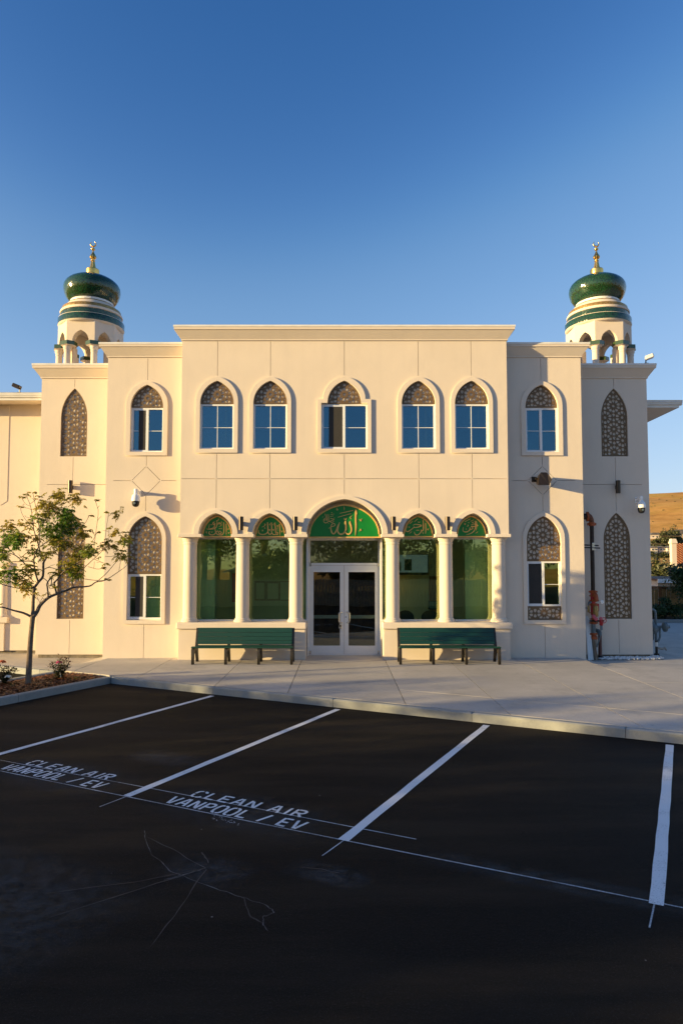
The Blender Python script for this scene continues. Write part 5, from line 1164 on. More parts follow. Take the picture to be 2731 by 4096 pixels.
tag(m.build('bark_mulch', 'mulch', fix=False), 'reddish bark mulch in the planter island', 'mulch', kind='stuff')

# white gravel strip at the right bay
m = MB()
ico = [(0, 0, 1), (0.89, 0, 0.45), (0.28, 0.85, 0.45), (-0.72, 0.53, 0.45), (-0.72, -0.53, 0.45), (0.28, -0.85, 0.45), (0.72, 0.53, -0.3), (-0.28, 0.85, -0.3), (-0.89, 0, -0.3), (-0.28, -0.85, -0.3), (0.72, -0.53, -0.3)]
icf = [(0, 1, 2), (0, 2, 3), (0, 3, 4), (0, 4, 5), (0, 5, 1), (1, 6, 2), (2, 6, 7), (2, 7, 3), (3, 7, 8), (3, 8, 4), (4, 8, 9), (4, 9, 5), (5, 9, 10), (5, 10, 1), (1, 10, 6)]
for k in range(420):
    x = random.uniform(6.98, 8.78); y = random.uniform(18.36 if x < 8.6 else 18.5, 18.84 if x < 8.5 else 19.0); r = random.uniform(0.018, 0.042); rot = Matrix.Rotation(random.uniform(0, 6), 3, 'Z')
    s_ = Vector((random.uniform(0.7, 1.4), random.uniform(0.7, 1.2), random.uniform(0.5, 0.9)))
    m.add([Vector((x, y, -0.11 + random.uniform(0, 0.025))) + rot @ Vector((p[0] * s_.x * r, p[1] * s_.y * r, p[2] * s_.z * r)) for p in ico], icf)
tag(m.build('white_gravel', 'gravel', fix=False), 'white decorative gravel at the foot of the right bay', 'gravel', kind='stuff')

# ------------------------------------------------------------------ young tree in the planter
TB = Vector((-6.41, 13.98, -0.03)); KT = 13.98 / 2700
def tp(zx, zy, dy=0.0):
    px, py = zx / 3.136, 1980 + zy / 3.136
    return Vector((TB.x + (px - 115) * KT, TB.y + dy, (2735 - py) * KT * 1.003))
tree = thing('young_tree', 'young sparse-leaved tree with forked grey trunk in the mulch planter', 'tree', tuple(TB))
limbs = [
 ([(361, 2368), (372, 1950), (385, 1700), (398, 1535)], [0.062, 0.052, 0.047, 0.050], 0.0, 0.0),
 ([(390, 1550), (300, 1495), (200, 1462), (80, 1416), (15, 1415), (5, 1330)], [0.028, 0.022, 0.018, 0.014, 0.011, 0.006], 0, -0.35),
 ([(396, 1545), (392, 1400), (390, 1280), (393, 1180)], [0.040, 0.034, 0.031, 0.030], 0, 0.05),
 ([(393, 1185), (440, 1110), (490, 1040), (485, 880), (505, 830), (500, 790), (440, 770), (390, 620), (330, 450), (300, 300), (270, 150), (200, 0)], [0.028, 0.026, 0.024, 0.022, 0.020, 0.018, 0.014, 0.011, 0.009, 0.007, 0.006, 0.003], 0.05, 0.25),
 ([(440, 1110), (418, 1000), (410, 870), (430, 790), (470, 720), (520, 650), (530, 480), (510, 250), (470, 20)], [0.018, 0.015, 0.013, 0.012, 0.011, 0.010, 0.008, 0.006, 0.003], 0.06, -0.4),
 ([(393, 1180), (300, 1195), (190, 1170), (100, 1140), (0, 1090), (-60, 1040)], [0.014, 0.011, 0.009, 0.008, 0.006, 0.004], 0.02, -0.5),
 ([(410, 880), (330, 850), (180, 856), (30, 862), (-40, 900)], [0.013, 0.012, 0.010, 0.008, 0.005], 0.0, 0.3),
 ([(400, 960), (330, 910), (250, 820), (180, 765), (60, 745), (-60, 760)], [0.014, 0.012, 0.010, 0.009, 0.007, 0.004], 0.0, -0.3),
 ([(180, 765), (130, 700), (40, 620), (-60, 560)], [0.009, 0.008, 0.006, 0.003], -0.1, -0.4),
 ([(488, 960), (540, 930), (640, 965), (740, 970)], [0.009, 0.008, 0.006, 0.003], 0.1, 0.4),
 ([(490, 1060), (570, 1110), (600, 1160), (640, 1190), (740, 1180)], [0.008, 0.007, 0.005, 0.004, 0.003], 0.1, -0.2),
 ([(405, 1540), (440, 1480), (470, 1400), (560, 1310), (660, 1260), (780, 1215), (860, 1180), (1050, 1165), (1120, 1115), (1240, 1090), (1420, 970), (1500, 900), (1550, 790)], [0.042, 0.039, 0.036, 0.030, 0.026, 0.022, 0.019, 0.015, 0.010, 0.009, 0.006, 0.005, 0.003], 0.0, 0.35),
 ([(1050, 1165), (1120, 1115), (1220, 1020), (1320, 890), (1390, 780), (1420, 650), (1440, 480)], [0.010, 0.008, 0.007, 0.006, 0.005, 0.004, 0.003], 0.25, 0.5),
 ([(660, 1262), (648, 1170), (655, 1120), (700, 1080), (780, 985), (900, 920), (980, 870), (1150, 780), (1280, 720), (1350, 690), (1530, 620)], [0.020, 0.018, 0.017, 0.016, 0.014, 0.012, 0.011, 0.008, 0.006, 0.005, 0.003], 0.1, -0.3),
 ([(570, 1300), (572, 1200), (575, 1130), (630, 1062), (650, 1100), (648, 1150)], [0.017, 0.015, 0.014, 0.012, 0.010, 0.008], 0.05, -0.15),
 ([(505, 770), (570, 750), (690, 780), (780, 775), (880, 720), (980, 650), (1030, 600), (1080, 480)], [0.011, 0.010, 0.008, 0.008, 0.007, 0.005, 0.004, 0.003], 0.1, 0.45),
 ([(900, 1045), (980, 980), (1120, 880), (1280, 750), (1400, 650), (1430, 450)], [0.010, 0.009, 0.008, 0.006, 0.005, 0.003], 0.1, -0.5),
 ([(860, 1180), (830, 1090), (880, 1060), (950, 1080), (1100, 1100), (1210, 1095)], [0.011, 0.010, 0.009, 0.007, 0.006, 0.004], 0.15, 0.5),
 ([(1090, 790), (1105, 560), (1132, 250), (1110, 150), (1078, 70)], [0.006, 0.005, 0.004, 0.003, 0.002], 0.2, 0.3),
 ([(1310, 700), (1335, 520), (1355, 400), (1382, 268)], [0.005, 0.004, 0.003, 0.002], -0.2, -0.3),
 ([(330, 450), (335, 250), (352, 60)], [0.007, 0.005, 0.002], 0.15, 0.3), ([(270, 150), (200, 120), (135, 40)], [0.005, 0.004, 0.002], 0.2, 0.3), ([(330, 440), (200, 310), (130, 220), (95, 155)], [0.006, 0.005, 0.004, 0.002], 0.15, 0.4),
 ([(265, 130), (340, 60), (375, 20)], [0.004, 0.003, 0.002], 0.2, 0.3), ([(530, 480), (600, 350), (720, 200), (800, 130), (830, 90)], [0.008, 0.006, 0.005, 0.004, 0.003], -0.3, -0.2), ([(620, 370), (640, 160), (655, 80), (700, 40)], [0.006, 0.005, 0.004, 0.003], -0.25, -0.35),
 ([(520, 655), (640, 560), (760, 480), (880, 440), (980, 390), (1030, 270)], [0.010, 0.008, 0.006, 0.005, 0.004, 0.003], -0.1, 0.2), ([(110, 720), (115, 560), (118, 470)], [0.005, 0.004, 0.002], -0.3, -0.4), ([(880, 720), (920, 560), (905, 420)], [0.005, 0.004, 0.002], 0.3, 0.4),
 ([(1050, 920), (1150, 950), (1200, 945)], [0.004, 0.003, 0.002], 0.1, 0.2), ([(1120, 820), (1200, 845), (1310, 885)], [0.004, 0.003, 0.002], 0.0, -0.1), ([(1280, 790), (1350, 795), (1400, 770)], [0.004, 0.003, 0.002], 0.0, 0.1), ([(1400, 980), (1410, 850), (1420, 720)], [0.004, 0.003, 0.002], 0.3, 0.4),
 ([(480, 1370), (470, 1320), (440, 1260)], [0.005, 0.004, 0.002], 0.0, -0.1), ([(480, 1370), (510, 1290), (530, 1260)], [0.005, 0.004, 0.002], 0.0, 0.1), ([(5, 1330), (-20, 1380), (20, 1340), (60, 1380)], [0.005, 0.004, 0.003, 0.002], -0.3, -0.3),
]
m = MB(); tips = []
for pts, rs, d0, d1 in limbs:
    n = len(pts); P_ = [tp(x, y, d0 + (d1 - d0) * k / max(1, n - 1)) + Vector((random.uniform(-1, 1), random.uniform(-1, 1), random.uniform(-1, 1))) * (0.004 if n > 4 else 0) for k, (x, y) in enumerate(pts)]
    rs = [max(r_, 0.0045) for r_ in rs]
    # smooth
    Q = []; qr = []
    for k in range(n - 1):
        for q in range(3):
            t_ = q / 3; p0, p1, p2, p3 = P_[max(k - 1, 0)], P_[k], P_[k + 1], P_[min(k + 2, n - 1)]
            Q.append(0.5 * (2 * p1 + (p2 - p0) * t_ + (2 * p0 - 5 * p1 + 4 * p2 - p3) * t_ ** 2 + (3 * p1 - p0 - 3 * p2 + p3) * t_ ** 3)); qr.append(rs[k] + (rs[k + 1] - rs[k]) * t_)
    Q.append(P_[-1]); qr.append(rs[-1])
    m.tube(Q, qr, 7 if rs[0] < 0.02 else 12)
    tips.append(Q[-1])
    if rs[0] < 0.03:
        for k in range(2, len(Q) - 1, 3):
            if random.random() < 0.55 and qr[k] < 0.014:
                d = Vector((random.uniform(-1, 1), random.uniform(-1, 1), random.uniform(-0.1, 1))).normalized() * random.uniform(0.07, 0.2); e = Q[k] + d
                m.tube([Q[k], Q[k] + d * 0.5 + Vector((0, 0, 0.015)), e], [0.0045, 0.004, 0.003], 5)
                for _ in range(random.randint(0, 3)):
                    f_ = e + Vector((random.uniform(-1, 1), random.uniform(-1, 1), random.uniform(-0.2, 1))) * 0.05; m.tube([e, f_], [0.003, 0.002], 4)
m.tube([tp(361, 2372), tp(361, 2360)], [0.085, 0.062], 12)
m.build('trunk', 'bark', tree, smooth=True, ang=60)
CL = [(690, 40, 90, .75), (860, 50, 70, .85), (620, 170, 90, .8), (540, 140, 50, .8), (760, 230, 90, .15), (820, 300, 90, .1), (700, 330, 80, .2), (500, 330, 70, .3), (590, 260, 70, .7), (620, 430, 100, .15), (760, 430, 100, .1), (850, 360, 60, .15), (560, 490, 60, .3), (700, 520, 60, .2), (960, 490, 80, .7), (240, 380, 60, .8), (100, 400, 60, .85), (200, 520, 80, .3), (60, 590, 90, .15), (250, 610, 90, .15), (300, 740, 70, .3), (60, 790, 70, .3), (700, 640, 80, .6), (820, 640, 90, .65), (620, 580, 50, .95), (520, 760, 60, .6), (900, 760, 90, .65), (1090, 700, 80, .3), (1120, 740, 60, .35), (850, 880, 80, .7), (900, 960, 100, .3), (830, 1000, 60, .3), (1230, 620, 65, .7), (1330, 660, 40, .8), (1430, 480, 40, .9), (1470, 540, 40, .8), (1480, 790, 60, .7), (1540, 600, 50, .4), (1400, 250, 40, .8), (350, 960, 90, .6), (200, 1010, 100, .15), (80, 980, 70, .35), (300, 1080, 80, .9), (310, 1160, 50, .3), (250, 1220, 50, .85), (610, 1010, 40, .6), (730, 980, 30, .9), (330, 550, 40, .9), (390, 560, 40, .85), (-60, 700, 80, .3), (-80, 1000, 80, .3), (450, 150, 30, .8), (0, 520, 60, .3)]
m = MB()
def pinnate(m, base, dirv, L, tint):
    side = dirv.cross(Vector((0, 0, 1))); side = side.normalized() if side.length > 0.01 else Vector((1, 0, 0)); n = 5
    for k in range(n):
        p = base + dirv * (L * (k + 1) / n) + Vector((0, 0, -0.30 * L * ((k + 1) / n) ** 2))
        for sg in ((-1, 1) if k < n - 1 else (0,)):
            d = (side * sg * 0.8 + dirv * 0.5 + Vector((random.uniform(-.2, .2), random.uniform(-.2, .2), -0.75))).normalized(); l_ = random.uniform(0.042, 0.072); w_ = l_ * 0.20
            q = d.cross(Vector((random.uniform(-1, 1), random.uniform(-1, 1), 0.3))).normalized() * w_; e = p + d * l_; mid = p + d * l_ * 0.4
            m.add([p, mid + q, e, mid - q], [(0, 1, 2, 3)], max(0, min(1, tint + random.uniform(-0.22, 0.22))))
for zx, zy, r, c in CL:
    ctr = tp(zx, zy, random.uniform(-0.3, 0.3)); rr = r / 3.136 * KT
    for k in range(int(6 + (r / 11) ** 2 * 0.62)):
        o_ = Vector((random.gauss(0, 0.5), random.gauss(0, 0.5), random.gauss(0, 0.5))) * rr
        dv = Vector((random.uniform(-1, 1), random.uniform(-1, 1), random.uniform(-0.5, 0.7))).normalized()
        pinnate(m, ctr + o_, dv, random.uniform(0.08, 0.15), c)
for e in tips:
    for k in range(3): pinnate(m, e, Vector((random.uniform(-1, 1), random.uniform(-1, 1), random.uniform(0, 1))).normalized(), 0.09, 0.75)
m.build('crown', 'leaf_y', tree, fix=False)

# ------------------------------------------------------------------ roses
def rose(x, y, h, n, label, blooms):
    t = thing('rose_bush', label, 'rose bush', (x, y, -0.02)); st, lv = MB(), MB(); tops = []
    for k in range(n):
        a = random.uniform(0, 2 * PI); sp = random.uniform(0.15, 0.55) * h; hh = h * random.uniform(0.55, 1.0)
        P_ = [Vector((x, y, -0.03)), Vector((x + sp * 0.4 * math.cos(a), y + sp * 0.4 * math.sin(a), hh * 0.45)), Vector((x + sp * math.cos(a), y + sp * math.sin(a), hh))]
        st.tube(P_, [0.008, 0.006, 0.003], 6); tops.append(P_[2])
        for q in range(34):
            u = random.uniform(0.1, 1); p = P_[0].lerp(P_[1], u * 2) if u < 0.5 else P_[1].lerp(P_[2], u * 2 - 1)
            for _ in range(2):
                d = Vector((random.uniform(-1, 1), random.uniform(-1, 1), random.uniform(-0.3, 0.5))).normalized(); l_ = random.uniform(0.04, 0.07); c = p + d * random.uniform(0.02, 0.08); w_ = d.cross(Vector((0.1, 0.2, 1))).normalized() * l_ * 0.36
                lv.add([c, c + d * l_ * 0.5 + w_, c + d * l_, c + d * l_ * 0.5 - w_], [(0, 1, 2, 3)], max(0, min(1, random.gauss(0.25, 0.2) + (0.5 if u > 0.85 else 0))))
    st.build('stems', 'bark2', t); lv.build('leaves', 'leaf_r', t, fix=False)
    for (dx, dy, z, r, mat) in blooms:
        b = MB()
        for k in range(22):
            a = k * 2.4; u = k / 22; d = Vector((math.cos(a) * u, math.sin(a) * u, 1.1 - u * 0.9)).normalized(); c = Vector((x + dx, y + dy, z)) + d * r * (0.4 + 0.6 * u); s1 = d.cross(Vector((0, 0.1, 1))).normalized() * r * 0.45; s2 = d.cross(s1).normalized() * r * 0.45
            b.add([c - s1 - s2, c + s1 - s2, c + s1 + s2 + d * r * 0.2, c - s1 + s2 + d * r * 0.2], [(0, 1, 2, 3)])
        b.build('bloom', mat, t, fix=False)
    return t
rx_, ry_ = ab(-0.84, 0.62)
rose(rx_, ry_, 0.47, 13, 'small rose bush with one magenta bloom behind the tree trunk', [(0.0, -0.05, 0.33, 0.055, 'petal_p')])
MB().cyl((rx_ + 0.05, ry_ - 0.05, -0.02), (rx_ + 0.02, ry_ - 0.06, 0.14), 0.008, 6).build('plant_label', 'pvc', bpy.data.objects['rose_bush'])
rx_, ry_ = ab(-1.36, 1.62)
rose(rx_ + 0.04, ry_, 0.48, 12, 'rose bush with orange and white blooms at the left picture edge', [(-0.02, -0.05, 0.43, 0.06, 'petal_o'), (0.12, -0.08, 0.14, 0.055, 'petal_w'), (-0.15, -0.05, 0.42, 0.06, 'petal_o')])
m = MB()
for k in range(60):
    a, b = random.choice(((-0.9, 1.75), (-0.45, 0.55), (-0.7, 1.0), (-1.1, 2.2))); x, y = ab(a + random.gauss(0, 0.04), b + random.gauss(0, 0.04)); h = random.uniform(0.03, 0.09)
    m.add([(x - 0.003, y, -0.02), (x + 0.003, y, -0.02), (x + random.uniform(-.03, .03), y + random.uniform(-.02, .02), h)], [(0, 1, 2)], random.random())
tag(m.build('weeds', 'leaf_b', fix=False), 'tiny green weeds sprouting in the mulch', 'weeds', kind='stuff')

# ------------------------------------------------------------------ leafy trees and shrubs
def foliage(name, label, cat, base, h, rx, ry_, rz, n, leaf, mat, trunk=True, group=None, clumps=14, seed=0, shape=1.0, bark='bark2'):
    rnd = random.Random(seed * 77 + int(abs(base[0]) * 13) + n); t = thing(name, label, cat, base, group); B = Vector(base); c0 = B + Vector((0, 0, h - rz))
    cs = []
    for k in range(clumps):
        d = Vector((rnd.gauss(0, 1), rnd.gauss(0, 1), rnd.gauss(0, 1) * shape)).normalized() * (rnd.random() ** 0.45) * 0.78
        cs.append((c0 + Vector((d.x * rx, d.y * ry_, d.z * rz)), rnd.uniform(0.28, 0.50)))
    m = MB()
    for k in range(n):
        c, q = cs[rnd.randrange(clumps)]
        d = Vector((rnd.gauss(0, 1), rnd.gauss(0, 1), rnd.gauss(0, 1))).normalized(); u = rnd.random() ** 0.33
        p = c + Vector((d.x * rx, d.y * ry_, d.z * rz * 0.9)) * q * u
        nrm = (d + Vector((rnd.gauss(0, .6), rnd.gauss(0, .6), rnd.gauss(0, .6) + 0.3))).normalized(); s1 = nrm.orthogonal().normalized(); s1 = Matrix.Rotation(rnd.uniform(0, 6.3), 3, nrm) @ s1; s2 = nrm.cross(s1); L = leaf * rnd.uniform(0.6, 1.3)
        m.add([p - s1 * L, p + s2 * L * 0.45, p + s1 * L, p - s2 * L * 0.45], [(0, 1, 2, 3)], min(1, max(0, rnd.gauss(0.5, 0.28))))
    m.build('crown', mat, t, fix=False)
    if trunk:
        tm = MB(); r0 = max(0.05, h * 0.022)
        tm.tube([B, B + Vector((0.02 * h, 0, h * 0.3)), c0 - Vector((0, 0, rz * 0.2)), c0 + Vector((0, 0, rz * 0.5))], [r0 * 1.3, r0, r0 * 0.7, r0 * 0.3], 9)
        for c, q in cs[:9]: s_ = B.lerp(c0, rnd.uniform(0.5, 0.95)); tm.tube([s_, (s_ + c) / 2 + Vector((0, 0, 0.04 * h)), c], [r0 * 0.45, r0 * 0.3, r0 * 0.12], 6)
        tm.build('trunk', bark, t, smooth=True, ang=60)
    return t
# right background, near: hedge balls and fence
foliage('rounded_shrub', 'low dark green shrub in front of the wooden fence', 'shrub', (15.05, 31.6, -0.15), 1.15, 0.98, 0.8, 0.62, 4200, 0.055, 'leaf_d', seed=1, clumps=22)
foliage('ball_tree', 'dark green ball shaped tree at the right picture edge by the fence', 'tree', (16.55, 31.8, -0.15), 2.95, 1.25, 1.15, 1.15, 7000, 0.065, 'leaf_d', seed=2, clumps=30)
for k, (x, y, h, rx2, mat, lb) in enumerate(((21.6, 43.0, 4.1, 2.6, 'leaf_d', 'tall dark bush behind the low white roof, beside the wall corner'), (23.6, 46.0, 4.1, 2.2, 'leaf_d', 'dark green bush behind the low white roof, below the tiled roof'), (27.0, 60.0, 5.0, 3.0, 'leaf_b', 'sunlit yellow green tree above the dark bushes'), (24.6, 54.0, 5.2, 2.0, 'leaf_o', 'olive brown tree next to the wall corner'))):
    foliage('garden_tree', lb, 'tree', (x, y, -1.8), h, rx2, rx2 * 0.9, h * 0.40, 3600, 0.13, mat, seed=10 + k, clumps=20)
# wooden fence, one board at a time
ft = thing('wooden_fence', 'tall brown wooden board fence behind the round shrubs', 'fence', (16, 33.2, -0.3))
bm_ = MB(); bw = 0.20
proto = None
for k in range(42):
    x = 13.0 + k * bw
    if proto is None:
        proto = MB().bbox(-0.094, 0.094, -0.012, 0.012, 0, 1.52, 0.004).build('fence_board', 'wood', ft); proto.location = (x, 33.2, -0.22)
        proto.matrix_parent_inverse = Matrix.Translation(-ft.location)
    else:
        o = proto.copy(); COL.objects.link(o); o.location = (x, 33.2 + random.uniform(-0.008, 0.008), -0.22 + random.uniform(-0.01, 0.01))
M['fencewood'] = plain('weathered_cedar', (0.34, 0.20, 0.07), 0.85, 0, 0.4, 2.5)
proto.data.materials[0] = M['fencewood']
for x in (13.3, 15.55, 17.9, 20.2): MB().box(x - 0.05, x + 0.05, 33.08, 33.18, -0.3, 1.42).build('post', 'wood', ft)
MB().box(12.9, 21.4, 33.10, 33.186, 1.31, 1.40).build('top_rail', 'wood', ft); MB().box(12.9, 21.4, 33.05, 33.25, 1.41, 1.44).build('cap_rail', 'wood', ft)
# far kerb and mulch strip of the drive
fk = MB(); fk.box(9, 60, 30.5, 30.65, -0.4, 0.02); fko = tag(fk.build('far_kerb', 'kerb'), kind='structure')
tag(MB().box(9, 60, 30.651, 36.5, -0.4, -0.03).build('planting_strip', 'soil'), kind='structure')
# low house with white fascia just beyond the fence
def house(name, label, x0, x1, y0, y1, zb, zt, wallm, parts):
    t = thing(name, label, 'house', ((x0 + x1) / 2, y0, zb)); MB().box(x0, x1, y0, y1, zb, zt).build('wall', wallm, t); return t
t = house('low_house', 'low beige house with white fascia behind the wooden fence', 17.5, 30, 37.5, 44, -1.4, 1.62, 'stucco', 0)
M['rooftan'] = plain('brown_shingle', (0.16, 0.09, 0.06), 0.9, 0, 0.3, 3)
MB().prism([(37.1, 1.72), (40.6, 1.82), (40.6, 1.80), (37.1, 1.62)], 17.3, 30.2, 'x').build('roof', 'rooftan', t); MB().box(17.3, 30.2, 37.02, 37.09, 1.50, 1.72).build('fascia', 'vinyl', t)
MB().lathe([(0.10, 0), (0.10, 0.25), (0.2, 0.27), (0.24, 0.4), (0.16, 0.52), (0.05, 0.56)], (18.9, 38.5, 1.76), 12).build('roof_vent', 'brownpipe', t, smooth=True)
# tiled roof house with chimney
t = house('tiled_house', 'house with orange clay tile roof and cream chimney beyond the gardens', 32.0, 40, 60, 68, -1.8, 2.55, 'stucco', 0)
def tile_mat():
    mt, tt, b = node_mat('clay_tile'); v = coords(tt); f = noise_t(tt, v, 1.6, 5)
    tt.links.new(ramp(tt, f, [(0.3, (0.24, 0.075, 0.028)), (0.7, (0.40, 0.15, 0.055))]), b.inputs['Base Color']); b.inputs['Roughness'].default_value = 0.9; return mt
M['clay'] = tile_mat()
rf = MB().add([(29.3, 59.4, 2.45), (40, 59.4, 2.45), (42, 64.0, 4.45), (31.6, 64.0, 4.45), (29.3, 59.4, 2.35), (40, 59.4, 2.35), (42, 64.0, 4.35), (31.6, 64.0, 4.35)], [(0, 1, 2, 3), (4, 7, 6, 5), (0, 4, 5, 1), (1, 5, 6, 2), (2, 6, 7, 3), (3, 7, 4, 0)]).build('roof', 'clay', t)
tproto = None
for i in range(18):
    x = 29.42 + i * 0.30
    for j in range(9):
        y0_ = 59.35 + j * 0.52; z0_ = 2.47 + j * 0.226
        if tproto is None:
            mm = MB(); vs = []; nseg = 5
            for e, (yy, zz, r_) in enumerate(((0, 0.03, 0.125), (0.56, 0.245, 0.11))):
                for q in range(nseg + 1): a_ = PI * q / nseg; vs.append((r_ * math.cos(a_), yy, zz + r_ * math.sin(a_) * 0.8))
            mm.add(vs, [(q, q + 1, nseg + 2 + q, nseg + 1 + q) for q in range(nseg)] + [tuple(range(nseg, -1, -1))]); tproto = mm.build('roof_tile', 'clay', rf, fix=False); tproto.location = (x, y0_, z0_)
        else:
            o = tproto.copy(); COL.objects.link(o); o.location = (x + j * 0.255, y0_ + random.uniform(-.01, .01), z0_)
ch = MB().box(28.78, 29.20, 58.9, 59.3, -1.8, 4.45).build('chimney', 'stucco', t); cp = MB(); cp.add([(28.70, 58.82, 4.42), (29.28, 58.82, 4.42), (29.28, 59.38, 4.42), (28.70, 59.38, 4.42), (28.80, 58.92, 4.82), (29.18, 58.92, 4.82), (29.18, 59.28, 4.82), (28.80, 59.28, 4.82)], [(3, 2, 1, 0), (4, 5, 6, 7), (0, 1, 5, 4), (1, 2, 6, 5), (2, 3, 7, 6), (3, 0, 4, 7)]); cp.build('chimney_cap', 'stucco2', ch)
# wires
for k, z in enumerate((7.35, 6.05)):
    w = thing('overhead_wire', ('upper' if k == 0 else 'lower') + ' thin overhead wire crossing before the hillside', 'wire', (50, 110, z)); MB().tube([(30, 112, z + 0.3), (52, 110, z), (80, 108, z - 0.25)], 0.035, 5).build('cable', 'pole', w)
# row of three storey town houses
M['grey1'] = plain('grey_cladding', (0.20, 0.20, 0.21), 0.9, 0, 0.1, 0.2); M['tan1'] = plain('tan_cladding', (0.45, 0.36, 0.27), 0.9, 0, 0.1, 0.2); M['slate'] = plain('slate_roof', (0.10, 0.095, 0.10), 0.9, 0, 0.2, 0.3); M['winglass'] = plain('dark_window_glass', (0.06, 0.08, 0.10), 0.15, 0, 0.1, 0.2)
TD = 610.0
for k in range(5):
    x0 = 279 + k * 7.4 + (1.0 if k % 2 else 0); wd_ = 6.4; zb = 11.0; yy = TD + (k % 2) * 2.0
    t = thing('town_house', ['grey', 'tan', 'grey', 'tan', 'grey'][k] + ' three storey town house, %s of the distant row' % ['first', 'second', 'third', 'fourth', 'fifth'][k], 'house', (x0 + 3, yy, zb), 'distant town house row')
    MB().box(x0, x0 + wd_, yy, yy + 9, zb, zb + 2.6).build('ground_floor', 'tan1', t); MB().box(x0, x0 + wd_, yy - 0.1, yy + 9, zb + 2.61, zb + 5.4).build('middle_floor', 'grey1' if k % 2 == 0 else 'tan1', t); MB().box(x0, x0 + wd_, yy, yy + 9, zb + 5.41, zb + 8.0).build('top_floor', 'stucco2', t)
    MB().prism([(x0 - 0.4, zb + 8.01), (x0 + wd_ + 0.4, zb + 8.01), (x0 + wd_ + 0.4, zb + 8.3), (x0 + wd_ * 0.5, zb + 10.0), (x0 - 0.4, zb + 8.3)], yy - 0.5, yy + 9.5, 'y').build('roof', 'slate', t)
    for zz in (0.6, 3.3, 6.0):
        for xx in (0.9, 3.7):
            wdo = MB().box(x0 + xx - 0.1, x0 + xx + 1.9, yy - 0.22, yy - 0.13, zb + zz - 0.1, zb + zz + 1.5).build('window', 'vinyl', t); MB().box(x0 + xx, x0 + xx + 1.8, yy - 0.30, yy - 0.23, zb + zz, zb + zz + 1.4).build('pane', 'winglass', wdo)
# hillside houses and trees
for k, (px, zb, D, w, wm, lb) in enumerate(((2622, 33, 790, 13, 'stucco', 'orange lit house under the dry hill, left of the tall trees'), (2718, 35, 790, 16, 'tan1', 'pale house under the dry hill, right of the tall trees'), (2727, 39, 830, 15, 'stucco2', 'white house higher on the slope at the right picture edge'))):
    x = (px - 1365.5) / 2700 * D; zb = ground_z(x, D) - 0.5
    t = thing('hill_house', lb, 'house', (x, D, zb)); MB().box(x - w / 2, x + w / 2, D, D + 10, zb, zb + 5).build('wall', wm, t); MB().prism([(x - w / 2 - 0.6, zb + 5.01), (x + w / 2 + 0.6, zb + 5.01), (x + w * 0.25, zb + 7.6), (x - w * 0.25, zb + 7.6)], D - 0.6, D + 10.6, 'y').build('roof', 'slate', t)
    for q in (-0.3, 0.05, 0.3): MB().box(x + q * w, x + q * w + 1.6, D - 0.12, D - 0.02, zb + 2.2, zb + 3.8).build('window', 'winglass', t)
TR = [(2604, 1.00, 15, 7, 0), (2622, .99, 10, 8, 2), (2640, 1.01, 13, 8, 0), (2655, 1.0, 22, 7, 0), (2668, 1.02, 24, 7, 2), (2676, .99, 20, 8, 0), (2690, 1.01, 25, 8, 0), (2700, 1.0, 24, 7, 2), (2712, 1.01, 15, 7, 0), (2630, .97, 9, 9, 0), (2660, .97, 10, 9, 2), (2690, .97, 10, 9, 0)]
names = ['at the wall corner', 'second from the wall corner', 'third from the wall corner', 'left tall one of the clump', 'tallest left crown', 'middle of the clump', 'tallest right crown', 'right tall one of the clump', 'right end of the clump', 'low front one on the left', 'low front one in the middle', 'low front one on the right']
for k, (px, q, h, r_, mt) in enumerate(TR):
    D = 660 * q; x = (px - 1365.5) / 2700 * D; foliage('hillside_tree', 'olive green tree on the hillside behind the town houses, ' + names[k], 'tree', (x, D, ground_z(x, D) - 1), h, r_, r_, h * 0.46, 1300, 0.9, 'leaf_o', seed=40 + k, clumps=16, group='hillside tree clump')
for k in range(9):
    px = 2600 + k * 17; D = 520; x = (px - 1365.5) / 2700 * D; foliage('slope_bush', 'bush on the slope below the town houses, %s from the wall corner' % ['first', 'second', 'third', 'fourth', 'fifth', 'sixth', 'seventh', 'eighth', 'ninth'][k], 'bush', (x, D, ground_z(x, D) - 0.4), random.uniform(3.5, 6), 4.5, 4, 2.2, 420, 0.6, 'leaf_o', False, seed=70 + k, group='bushes below the town houses')

for k, (px, D) in enumerate(((2606, 1180), (2613, 1230), (2622, 1190), (2640, 1420), (2655, 1130), (2668, 1320), (2680, 1080), (2702, 1240), (2716, 1010), (2726, 1400), (2610, 1000), (2692, 1500))):
    x = (px - 1365.5) / 2700 * D; foliage('hill_scrub', 'tiny dark scrub bush on the dry hillside, %s' % ['by the wall corner', 'second by the wall corner', 'third by the wall corner', 'high left', 'middle', 'upper middle', 'low middle', 'middle right', 'low right', 'high right', 'low left', 'near the ridge'][k], 'bush', (x, D, ground_z(x, D) - 0.3), 1.7, 2.4, 2.2, 0.9, 90, 0.5, 'leaf_o', False, seed=200 + k, group='scrub on the dry hill', clumps=6)
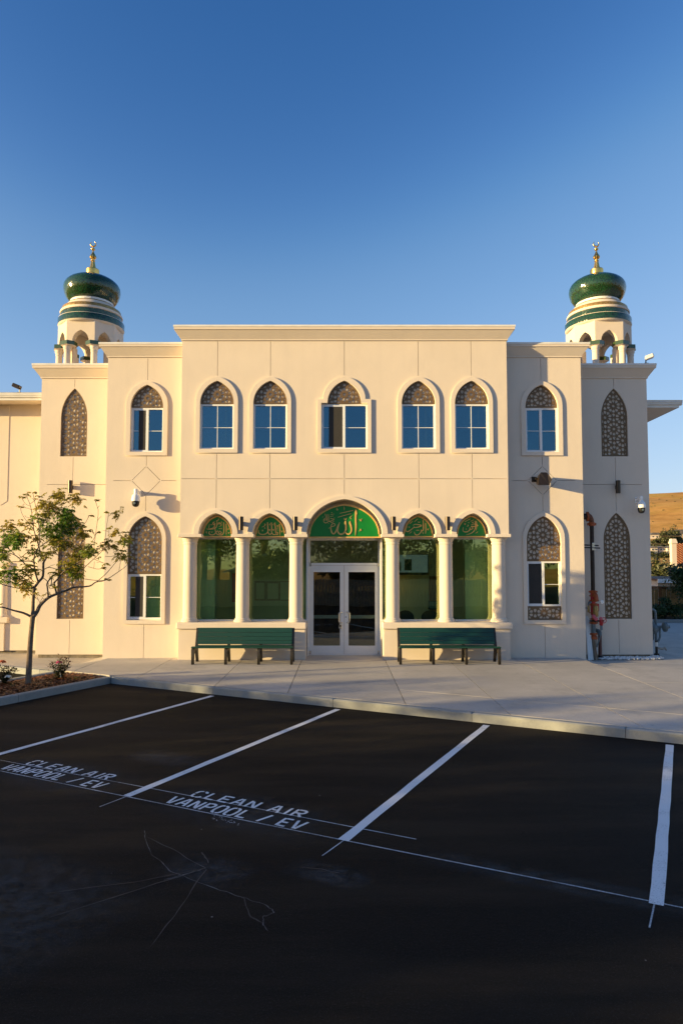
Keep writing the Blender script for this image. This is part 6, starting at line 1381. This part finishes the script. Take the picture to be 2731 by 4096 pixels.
# ------------------------------------------------------------------ across the lot behind the camera (seen in the glass) and the trees that shade the lot
bf = thing('boundary_fence', 'grey board fence behind the viewer, mirrored in the lobby glass', 'fence', (0, -7, ZA)); bp = None
M['fencegrey'] = plain('grey_fence', (0.28, 0.25, 0.20), 0.9, 0, 0.3, 2)
for k in range(120):
    x = -12 + k * 0.2
    if bp is None:
        bp = MB().bbox(-0.085, 0.085, -0.012, 0.012, 0, 1.7, 0.004).build('fence_board', 'fencegrey', bf); bp.location = (x, -7, ZA); bp.matrix_parent_inverse = Matrix.Translation(-bf.location)
    else: o = bp.copy(); COL.objects.link(o); o.location = (x, -7, ZA + random.uniform(-0.01, 0.01))
MB().box(-12.2, 12.2, -7.06, -7.02, 0.2, 0.3).build('rail', 'fencegrey', bf); MB().box(-12.2, 12.2, -7.06, -7.02, 1.2, 1.3).build('rail', 'fencegrey', bf)
ho = thing('neighbour_house', 'house with white gable behind the viewer, mirrored in the glass', 'house', (-6.5, -27, ZA)); MB().box(-10.5, -3.5, -34, -27, -0.4, 1.9).build('wall', 'tan1', ho); MB().prism([(-11, 1.91), (-3, 1.91), (-7, 3.6)], -34.4, -26.6, 'y').build('roof', 'slate', ho)
MB().prism([(-11.2, 1.8), (-10.9, 1.8), (-7, 3.45), (-3.1, 1.8), (-2.8, 1.8), (-7, 3.75)], -26.59, -26.5, 'y').build('gable_trim', 'vinyl', ho)
ST_ = ((-11.5, -20, 9.5, 3.4, 'leaf_b', 'left of the gable'), (-12.5, -31, 13, 4.5, 'leaf_o', 'tall one left of the gable'), (-15, -24, 11, 4.6, 'leaf_b', 'far left'), (-8.5, -36, 15, 6.0, 'leaf_b', 'behind the white gable'), (-3.2, -20, 10.5, 3.8, 'leaf_o', 'left of the doors'), (0.6, -24, 11.5, 4.2, 'leaf_b', 'over the doors'), (4.6, -19, 10, 3.6, 'leaf_b', 'right of the doors'), (8.6, -17, 5.6, 3.0, 'leaf_d', 'low one in the right window'), (13.0, -20, 5.4, 3.6, 'leaf_d', 'beside the low one on the right'), (19, -22, 9, 4, 'leaf_b', 'far right'), (-5.0, -15, 4.2, 2.6, 'leaf_d', 'hedge like one under the gable'), (1.0, -14, 3.9, 2.8, 'leaf_d', 'hedge like one by the doors'), (6.0, -14, 3.8, 2.6, 'leaf_d', 'hedge like one on the right'))
for k, (x, y, h, r_, mt, nm) in enumerate(ST_):
    foliage('street_tree', 'leafy tree behind the viewer mirrored in the glass, ' + nm, 'tree', (x, y, ZA), h, r_, r_, h * 0.42, 3400, 0.19, mt, seed=90 + k, clumps=24, group='trees across the lot')
SH = [(-30, -9.5, 6.4, 3.4, 'fourth', 4200), (-31, -5.0, 6.6, 3.2, 'third', 3600), (-29, -1.4, 6.0, 2.9, 'second', 2700), (-32, -14, 7, 4.0, 'fifth', 4200), (-33, -19, 7.5, 4.2, 'farthest back', 4200), (-30.5, 2.1, 5.6, 2.3, 'nearest', 1900), (-29, 4.3, 5.0, 1.7, 'small one ahead', 1900), (-34, 4.7, 5.3, 1.25, 'smallest one ahead', 1300)]
for k, (x, y, h, r_, nm, nl) in enumerate(SH):
    foliage('shade_tree', 'tree beyond the left edge that shades the lot, %s in the row' % nm, 'tree', (x, y, ZA), h, r_, r_, h * 0.46, nl, 0.21, 'leaf_d', seed=120 + k, clumps=26, group='trees shading the lot')
